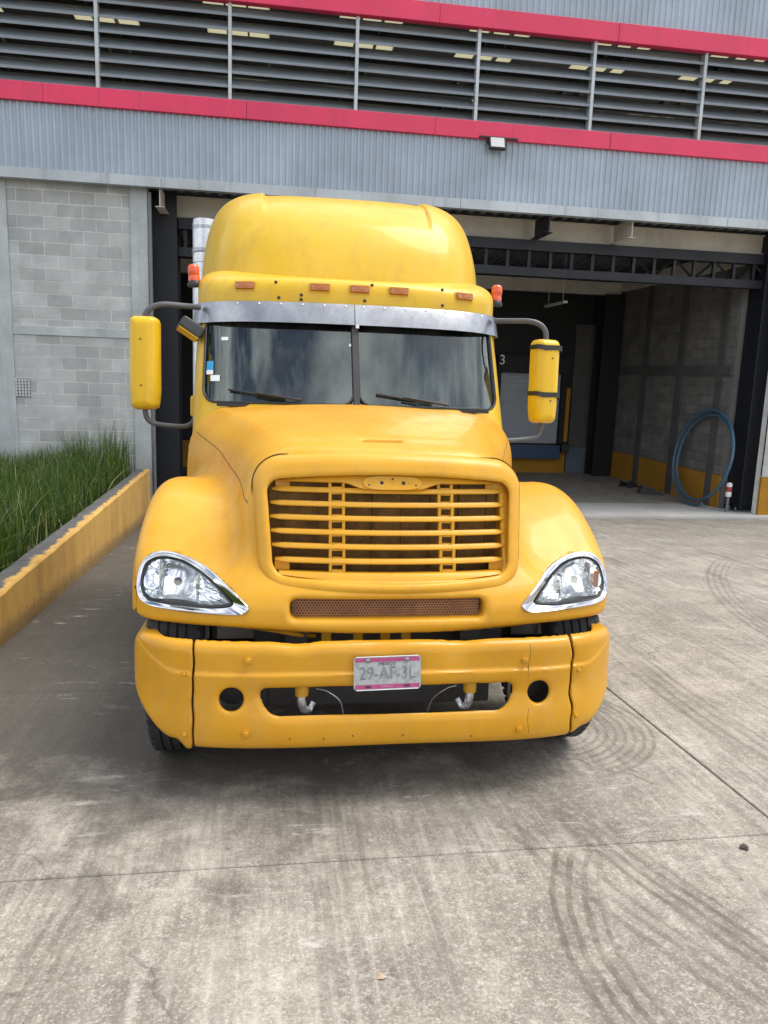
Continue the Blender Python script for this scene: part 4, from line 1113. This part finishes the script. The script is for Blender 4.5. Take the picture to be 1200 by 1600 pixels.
# --- wheels
def wheel_mesh(wd):
    h = wd/2; prof = [(.30, -h+.02), (.36, -h+.004), (.43, -h), (.475, -h+.012), (.492, -h+.026)]
    ng = 4
    for g in range(ng+1):
        a = -h+.030+(wd-.06)*g/(ng+1); b = a+(wd-.06)/(ng+1)-.012
        prof += [(.500, a), (.500, b)] if g == ng else [(.500, a), (.500, b), (.488, b+.001), (.488, b+.011)]
    prof += [(.492, h-.026), (.475, h-.012), (.43, h), (.36, h-.004), (.30, h-.02)]
    return MB().lathe(prof, 64, axis='x', caps=False)
tm = wheel_mesh(.27)
def wheel(x, y, wd_=.27, z=.497):
    w = empty('wheel', (x, y, z)); w.parent = truck
    tm.__class__ and MB().add(tm.v, tm.f).build('tyre', 'rubber', w, smooth=True, sharp=30)
    sx = 1 if x > 0 else -1
    MB().lathe([(.305, -.10), (.305, .10), (.28, .105), (.25, .05), (.12, .04), (.11, .12), (.0, .125)] if sx > 0 else [(.305, .10), (.305, -.10), (.28, -.105), (.25, -.05), (.12, -.04), (.11, -.12), (.0, -.125)], 32, axis='x', caps=False).build('rim', 'alu', w, smooth=True, sharp=40)
    # shoulder lugs of the tread
    mb = MB()
    for k in range(56):
        a = 2*math.pi*k/56
        for s_ in (-1, 1):
            c, s2 = math.cos(a), math.sin(a)
            for (u0, u1) in ((.098, .131),):
                vv = []
                for rr_ in (.485, .5005):
                    for da in (-.035, .035):
                        for uu in (u0, u1 if rr_ < .49 else u1-.012): vv.append((s_*uu, rr_*math.cos(a+da), rr_*math.sin(a+da)))
                mb.add(vv, [(0, 1, 3, 2), (4, 6, 7, 5), (0, 4, 5, 1), (2, 3, 7, 6), (0, 2, 6, 4), (1, 5, 7, 3)])
    tag(mb.build('tread_lugs', 'rubber', w), kind='stuff')
for sx in (-1, 1): wheel(sx*.985, .725)
for yy in (5.3, 6.6):
    for sx in (-1, 1): wheel(sx*1.02, yy); wheel(sx*.70, yy)
    MB().tube([(-1.0, yy, .5), (1.0, yy, .5)], .09, 10).build('rear_axle', 'dark', truck)

# --- cab
PA, PD, PN = 1.078, .46, 2.7
def plan(x, y, y0):
    a = np.abs(x)/PA; b = np.maximum(y0+PD-y, 0)/PD
    return ((a**PN+b**PN)**(1/PN)-1)*.62
def plan_y(X, y0): return y0+PD-PD*np.maximum(1-(np.minimum(np.abs(X), PA*.999)/PA)**PN, 0)**(1/PN)
def ws_y0(z): return 1.72+.50*(z-1.82)
def cab_outer(x, y, z):
    y0 = np.where(z < 2.44, ws_y0(z), 2.03)
    y0 = ws_y0(np.minimum(z, 2.44))+(2.03-ws_y0(2.44))*sstep(2.42, 2.50, z)
    f = plan(x, y, y0)
    f = smax(f, z-(2.675+.10*sstep(2.1, 2.6, y)), .13)
    f = np.maximum(f, .98-z)
    # roof lip over the lamps
    return np.maximum(f, y-3.0)
def cab_fn(x, y, z):
    X = np.abs(x); f = cab_outer(x, y, z)
    y0 = ws_y0(z)
    inner = np.maximum(np.maximum(X-1.0, plan(x, y, y0+.07)+.03), np.maximum(1.35-z, np.maximum(z-2.55, y-2.90)))
    f = np.maximum(f, -inner)
    win = np.maximum(rbox2(X-0, z-2.135, 1.003, .318, .085), y-(y0+.55))
    f = smax(f, -win, .012)
    dw = np.maximum(rbox2(y-2.58, z-2.16, .26, .24, .08), .9-X)
    return smax(f, -dw, .012)
cab = obj('cab', surface_nets(cab_fn, (-1.10, 1.66, .96), (1.10, 3.02, 2.80), .0125, 'cab'), 'cabp', truck); tag(cab, 'lemon yellow cab shell')
# door shut lines and sill
for sx in (-1, 1):
    P = [(sx*1.07, 2.22, z) for z in np.linspace(1.0, 2.45, 20)]; P2, g2 = project_to(cab_outer, np.array(P)); MB().tube(P2-g2*.0005, .003, 5).build('door_seam', 'seam', cab)
    mb = MB(); mb.tube([(sx*1.065, 2.35, 1.42), (sx*1.095, 2.36, 1.42), (sx*1.095, 2.36, 1.56), (sx*1.065, 2.35, 1.56)], .010, 6); mb.build('door_hinge', 'cabp', cab)
# windscreen panes
def pane(x0, x1, z0, z1, off, nx_=28, nz_=14):
    v = []; f = []
    for j in range(nz_+1):
        for i in range(nx_+1):
            z = z0+(z1-z0)*j/nz_; x = x0+(x1-x0)*i/nx_; v.append((x, float(plan_y(x, ws_y0(z)+off)), z))
    for j in range(nz_):
        for i in range(nx_): a = j*(nx_+1)+i; f.append((a, a+1, a+nx_+2, a+nx_+1))
    return make_mesh('windscreen_pane', v, f, True)
for x0, x1 in ((-1.022, -.016), (.016, 1.022)): obj('windscreen_pane', pane(x0, x1, 1.80, 2.46, .016), 'windshield', truck)
# rubber round the glass and the centre post
for sx in (-1, 1):
    out = [(sx*(.508+a), 2.135+b) for a, b in rrect(.492, .318, .085, 6)]
    MB().tube([(x, float(plan_y(x, ws_y0(z)-.001)), z) for x, z in resample(np.array(out), 110)], .0085, 6, closed=True).build('glass_rubber', 'black', truck, smooth=True)
mb = MB()
for z0, z1 in ((1.80, 2.46),):
    a, b = ws_y0(z0), ws_y0(z1); mb.add([(-.019, a-.012, z0), (.019, a-.012, z0), (.019, a+.03, z0), (-.019, a+.03, z0), (-.019, b-.012, z1), (.019, b-.012, z1), (.019, b+.03, z1), (-.019, b+.03, z1)], [(0, 1, 5, 4), (1, 2, 6, 5), (2, 3, 7, 6), (3, 0, 4, 7), (0, 3, 2, 1), (4, 5, 6, 7)])
mb.build('centre_post', 'black', truck)
# stickers on the glass
for x0, x1, z0, z1, mt, nm in ((-.89, -.843, 2.232, 2.255, 'white', 'sticker'), (-.985, -.938, 2.03, 2.09, 'blue', 'sticker'), (-.985, -.938, 2.00, 2.029, 'white', 'sticker'), (-.955, -.892, 1.955, 1.995, 'white', 'sticker'), (-.04, -.025, 2.21, 2.23, 'white', 'sticker')):
    o = obj(nm, pane(x0, x1, z0, z1, .012, 3, 2), mt, truck)
# cab inside
MB().box(-.93, .93, 2.12, 2.45, 1.40, 1.795, .05).build('dashboard', 'interior', truck)
MB().box(-.95, .95, 1.95, 2.119, 1.40, 1.74).build('dash_shelf', 'interior', truck)
for sx in (-1, 1):
    st = empty('seat', (sx*.52, 2.70, 1.40)); st.parent = truck
    MB().box(-.25, .25, -.22, .26, .0, .22, .05).build('seat_cushion', 'seat', st); MB().box(-.24, .24, .20, .34, .225, .80, .06).build('seat_back', 'seat', st); MB().box(-.14, .14, .21, .31, .81, 1.0, .04).build('head_rest', 'seat', st)
sw_ = empty('steering_wheel', (.50, 2.50, 1.86), (R(50), 0, 0)); sw_.parent = truck
MB().tube([(.22*math.cos(a), .22*math.sin(a), 0) for a in np.linspace(0, 2*math.pi, 40, endpoint=False)], .014, 8, closed=True).build('wheel_rim', 'black', sw_, smooth=True)
for a in (90, 210, 330): MB().tube([(0, 0, -.02), (.22*math.cos(R(a)), .22*math.sin(R(a)), 0)], .012, 6).build('spoke', 'black', sw_)
for sx, wdt in ((-1, .26), (1, .42)):
    v = []; f = []; n = 60
    for k in range(n+1):
        u = k/n; x = sx*(.93-wdt*u); y = 2.50+.03*math.sin(u*46)+.10*u
        v += [(x, y, 1.80), (x+.01*math.sin(u*20), y-.02, 2.15), (x, y, 2.50)]
    f = [(3*k+j, 3*k+3+j, 3*k+4+j, 3*k+1+j) for k in range(n) for j in range(2)]
    obj('curtain', make_mesh('curtain', v, f, True), 'curtain', truck)
MB().box(-.96, .96, 2.86, 2.89, 1.36, 2.54).build('cab_rear_curtain', 'interior', truck)
# door glass
for sx in (-1, 1):
    MB().box(sx*1.03-.003, sx*1.03+.003, 2.30, 2.86, 1.90, 2.42).build('door_glass', 'windshield', truck)
# lamps on the roof lip
for x in (-.735, -.235, .035, .305, .785):
    z = 2.603; y = float(surf_y(cab_outer, np.array([x]), np.array([z]), 1.8, 2.8)[0]); a = math.atan2(float(plan_y(abs(x)+.05, 2.03)-plan_y(abs(x)-.05, 2.03)), .10)*(1 if x > 0 else -1)
    ml = empty('marker_lamp', (x, y-.004, z), (R(-10), 0, a)); ml.parent = truck
    MB().prism(rrect(.075, .032, .008, 3), lambda p, q: (p, .0, q), lambda p, q: (p, .02, q)).build('lamp_base', 'cabp', ml)
    MB().prism(rrect(.066, .024, .006, 3), lambda p, q: (p*.94, -.020, q*.9), lambda p, q: (p, -.0005, q)).build('lens', 'amber', ml)
    MB().box(-.020, .020, -.0225, -.0195, -.014, .014).build('lens_centre', 'amber', ml)
    for q in (-.05, .05): MB().lathe([(.005, -.022), (.005, -.018)], 8, (q, 0, 0), 'y').build('screw', 'steel', ml)
for x, z in ((-.53, 2.632), (.12, 2.640), (.62, 2.640), (-.51, 2.528), (.07, 2.53), (.62, 2.53), (-.36, 2.55), (-.36, 2.52)):
    y = float(surf_y(cab_outer, np.array([x]), np.array([z]), 1.8, 2.8)[0]); MB().lathe([(.011, -.004), (.009, -.009), (.003, -.011)], 10, (x, y, z), 'y').build('roof_plug', 'black', cab)
# --- steel sun visor in two halves with rivets
def visor(sx):
    v = []; f = []; n = 36
    ts = np.linspace(0.004, 1, n)
    pts = []
    for u in ts:
        a = u*math.pi/2; X = (PA+.012)*math.sin(a)**(2/PN); y = 2.03+PD-PD*max(math.cos(a), 0)**(2/PN); pts.append((X, y))
    pts[0] = (.0025, pts[0][1])
    pts.append((PA+.012, 2.03+PD+.02))
    for (X, y) in pts:
        fr = max(0, 1-(X/PA)**6)
        for (dy, z) in ((-.014, 2.500), (-.030, 2.470), (-.075, 2.358), (-.070, 2.356), (-.025, 2.471), (-.010, 2.500)): v.append((sx*(X+(0 if fr > .3 else (1-fr)*-dy*.35)), y+dy*(.35+.65*fr), z))
    m = len(pts); f = [(i*6+q, i*6+(q+1) % 6, (i+1)*6+(q+1) % 6, (i+1)*6+q) for i in range(m-1) for q in range(6)]+[tuple(range(6)), tuple((m-1)*6+q for q in range(6))[::-1]]
    o = MB().add(v, f).build('sun_visor', 'steel', truck, smooth=True, sharp=40)
    for k in range(7):
        X = .06+k*.145; y = float(plan_y(X, 2.03))
        MB().lathe([(.009, .004), (.008, -.003), (.003, -.006)], 8, (sx*X, y-.024*(.35+.65*max(0, 1-(X/PA)**6)), 2.482), 'y').build('rivet', 'alu', o)
for sx in (-1, 1): visor(sx)
MB().box(.004, .026, 1.935, 1.95, 2.335, 2.36).build('visor_clip', 'white', truck)
# --- wipers
for x0, z0, x1, z1 in ((-.36, 1.842, -.83, 1.905), (.62, 1.838, .13, 1.905)):
    wp = empty('wiper'); wp.parent = truck
    P = [(x0+(x1-x0)*u, float(plan_y(x0+(x1-x0)*u, ws_y0(z0+(z1-z0)*u)))-.016-.012*math.sin(u*3.1), z0+(z1-z0)*u) for u in np.linspace(0, 1, 12)]
    xm = (x0+x1)/2
    MB().tube(P[:8], [.011, .011, .010, .009, .009, .008, .007, .007], 6).build('wiper_arm', 'black', wp)
    P = [(x0+(x1-x0)*u, float(plan_y(x0+(x1-x0)*u, ws_y0(z0+(z1-z0)*u)))-.004, z0+(z1-z0)*u-.006) for u in np.linspace(.22, 1, 12)]
    MB().tube(P, .008, 6).build('wiper_blade', 'black', wp)
MB().box(-.90, .90, 1.77, 1.80, 1.79, 1.812).build('cowl_strip', 'black', truck)

# --- sleeper with its tall roof
FRONT = np.array([(2.3, 2.25), (2.6, 2.29), (2.8, 2.34), (3.0, 2.42), (3.18, 2.54), (3.32, 2.69), (3.43, 2.88), (3.51, 3.12), (3.58, 3.6)])
def roof_fn(x, y, z):
    X = np.abs(x)
    zz = np.linspace(2.3, 3.6, 200); tab = np.array(spline([tuple(p) for p in FRONT], 20)); yf = np.interp(z, tab[:, 0], tab[:, 1])+np.clip(z-3.56, 0, 1)*8
    yf = yf+.30*(X/1.04)**3.2
    step = sstep(.640, .615, X+.02*(3.4-z))*sstep(3.12, 3.38, z+.06*x)
    f = smax((yf-y)*.75, z-3.575, .22)
    f = f+.036*step
    side = 1.118-.17*np.clip(z-2.85, 0, .75)**1.4
    f = smax(f, X-side, .40)
    f = np.maximum(f, y-4.25)
    return np.maximum(f, 2.60-z)
roof = obj('roof_fairing', surface_nets(roof_fn, (-1.17, 2.16, 2.58), (1.17, 4.28, 3.62), .014, 'roof_fairing'), 'cabp', truck); tag(roof, 'tall rounded yellow roof fairing over the sleeper')
MB().box(-1.10, 1.10, 3.005, 4.24, .98, 2.598, .03).build('sleeper_box', 'cabp', truck)
# --- beacons
for sx, z0 in ((-1, 2.645), (1, 2.612)):
    bc = empty('beacon', (sx*1.10, 2.42, z0), (0, R(sx*4), 0)); bc.parent = truck
    MB().tube([(-sx*.14, .03, -.045), (-sx*.02, 0, -.012)], .010, 6).build('bracket', 'black', bc)
    MB().lathe([(.050, -.015), (.052, -.005), (.046, .012), (.040, .022)], 18).build('base', 'black', bc, smooth=True)
    MB().lathe([(.040, .022), (.041, .05), (.037, .055), (.037, .062), (.040, .067), (.039, .115), (.031, .132), (.012, .138)], 20).build('lens', 'beacon', bc, smooth=True, sharp=50)
# --- mirrors
for sx in (-1, 1):
    mr = empty('mirror', (sx*1.395, 2.1, 1.755 if sx < 0 else 1.735)); mr.parent = truck
    H_, hw = (.615, .098) if sx < 0 else (.595, .098)
    def mir_fn(x, y, z, H_=H_, hw=hw):
        b = rbox2(x, z-H_/2, hw-.010*sstep(.15, .0, z), H_/2, .045)
        f = smax(b, -.085+.35*(x/hw)**2*.06-y, .07); f = smax(f, y-.055, .012)
        return smax(f, -np.maximum(rbox2(x, z-H_/2, hw-.012, H_/2-.012, .04), .045-y), .006)
    h_ = obj('mirror_housing', surface_nets(mir_fn, (-.12, -.11, -.02), (.12, .075, H_+.02), .0075, 'mirror_housing'), 'mirp', mr)
    h_.rotation_euler = (0, 0, R(-4 if sx < 0 else 12))
    MB().box(-hw+.014, hw-.014, .046, .050, .014, H_-.014).build('mirror_glass', 'chrome', h_)
    for z in (.16, .46): MB().lathe([(.006, -.088), (.006, -.08)], 8, (.008*sx, 0, z), 'y').build('screw_hole', 'black', h_)
    if sx > 0:
        for z0, tl in ((.185, -.03), (.515, -.02)):
            v = []; f = []; pts = [(a*1.02, b) for a, b in [(-.099, .058), (-.100, -.05), (-.085, -.078), (-.05, -.0875), (0, -.089), (.05, -.0875), (.085, -.078), (.100, -.05), (.099, .058)]]
            for a, b in pts: v += [(a, b-.001, z0+tl*a*2+.006*math.sin(a*40)), (a, b-.001, z0+.035+tl*a*2+.004*math.sin(a*33))]
            f = [(2*k, 2*k+2, 2*k+3, 2*k+1) for k in range(len(pts)-1)]
            MB().add(v, f).build('tape_band', 'tape', h_)
    ax = 1.395; r_t = .0195
    up = [(sx*1.04, 2.22, 2.462), (sx*1.15, 2.19, 2.462), (sx*1.27, 2.13, 2.458), (sx*1.345, 2.11, 2.435), (sx*1.385, 2.10, 2.39), (sx*1.395, 2.10, 2.33)]
    up = [(a-sx*1.395, b-2.1, c-mr.location[2]) for a, b, c in up]
    MB().tube(spline(up, 6), r_t, 10).build('upper_arm', 'armgrey', mr, smooth=True)
    if sx < 0: lowp = [(-1.395, 2.1, 1.80), (-1.395, 2.1, 1.735), (-1.375, 2.1, 1.685), (-1.32, 2.1, 1.660), (-1.20, 2.13, 1.648), (-1.13, 2.15, 1.652), (-1.085, 2.17, 1.685), (-1.07, 2.18, 1.75)]
    else: lowp = [(1.39, 2.1, 1.76), (1.388, 2.1, 1.70), (1.37, 2.09, 1.655), (1.32, 2.06, 1.630), (1.20, 2.02, 1.612), (1.02, 1.99, 1.60)]
    lowp = [(a-sx*1.395, b-2.1, c-mr.location[2]) for a, b, c in lowp]
    MB().tube(spline(lowp, 6), .0175, 10).build('lower_arm', 'armgrey', mr, smooth=True)
    if sx < 0:
        MB().box(-1.105+1.395, -1.02+1.395, .05, .16, 1.715-1.755, 1.86-1.755, .015).build('arm_bracket', 'cabp', mr)
        lk = empty('look_down_mirror', (-1.10, 2.16, 2.31), (R(-15), R(32), R(10))); lk.parent = truck
        def lk_fn(x, y, z): return smax(smax(rbox2(x, z, .085, .045-.15*(x+.02)*-.1, .02), np.abs(y)-.05-.12*x*0, .02), -y-.05, .01)
        obj('shell', surface_nets(lk_fn, (-.11, -.08, -.07), (.11, .08, .07), .007, 'shell'), 'black', lk)
        MB().box(-.075, .075, -.045, .045, -.0495, -.0455).build('lower_plate', 'mirp', lk)
        MB().tube([(.06, .0, .02), (.10, .03, .06)], .014, 6).build('stem', 'black', lk)
# --- exhaust stack
ex = empty('exhaust_stack', (-1.205, 4.45, 1.2)); ex.parent = truck
MB().lathe([(.115, 0), (.115, 1.95), (.110, 1.96)], 28).build('heat_shield', 'alu', ex, smooth=True, sharp=40)
MB().lathe([(.118, 2.05), (.121, 2.06), (.121, 2.08), (.118, 2.09)], 28).build('clamp_band', 'steel', ex, smooth=True)
MB().lathe([(.113, 1.962), (.114, 2.32), (.108, 2.36), (.10, 2.36), (.10, 2.2)], 28, caps=False).build('stack_pipe', 'alu', ex, smooth=True, sharp=40)
MB().lathe([(.117, 2.27), (.117, 2.30)], 28).build('clamp_band', 'steel', ex, smooth=True)
# --- tanks and deck, seen only from the side
for sx in (-1, 1):
    MB().lathe([(.0, 0), (.30, .0), (.33, .03), (.33, 1.37), (.30, 1.40), (0, 1.40)], 28, (sx*.86, 2.4, .72), 'y', caps=False).build('fuel_tank', 'alu', truck, smooth=True, sharp=40)
    MB().box(sx*.95-.20, sx*.95+.20, 1.80, 2.36, .50, .96, .02).build('step_box', 'cabp', truck)
MB().box(-.5, .5, 5.5, 6.5, .82, .95, .03).build('fifth_wheel', 'dark', truck)
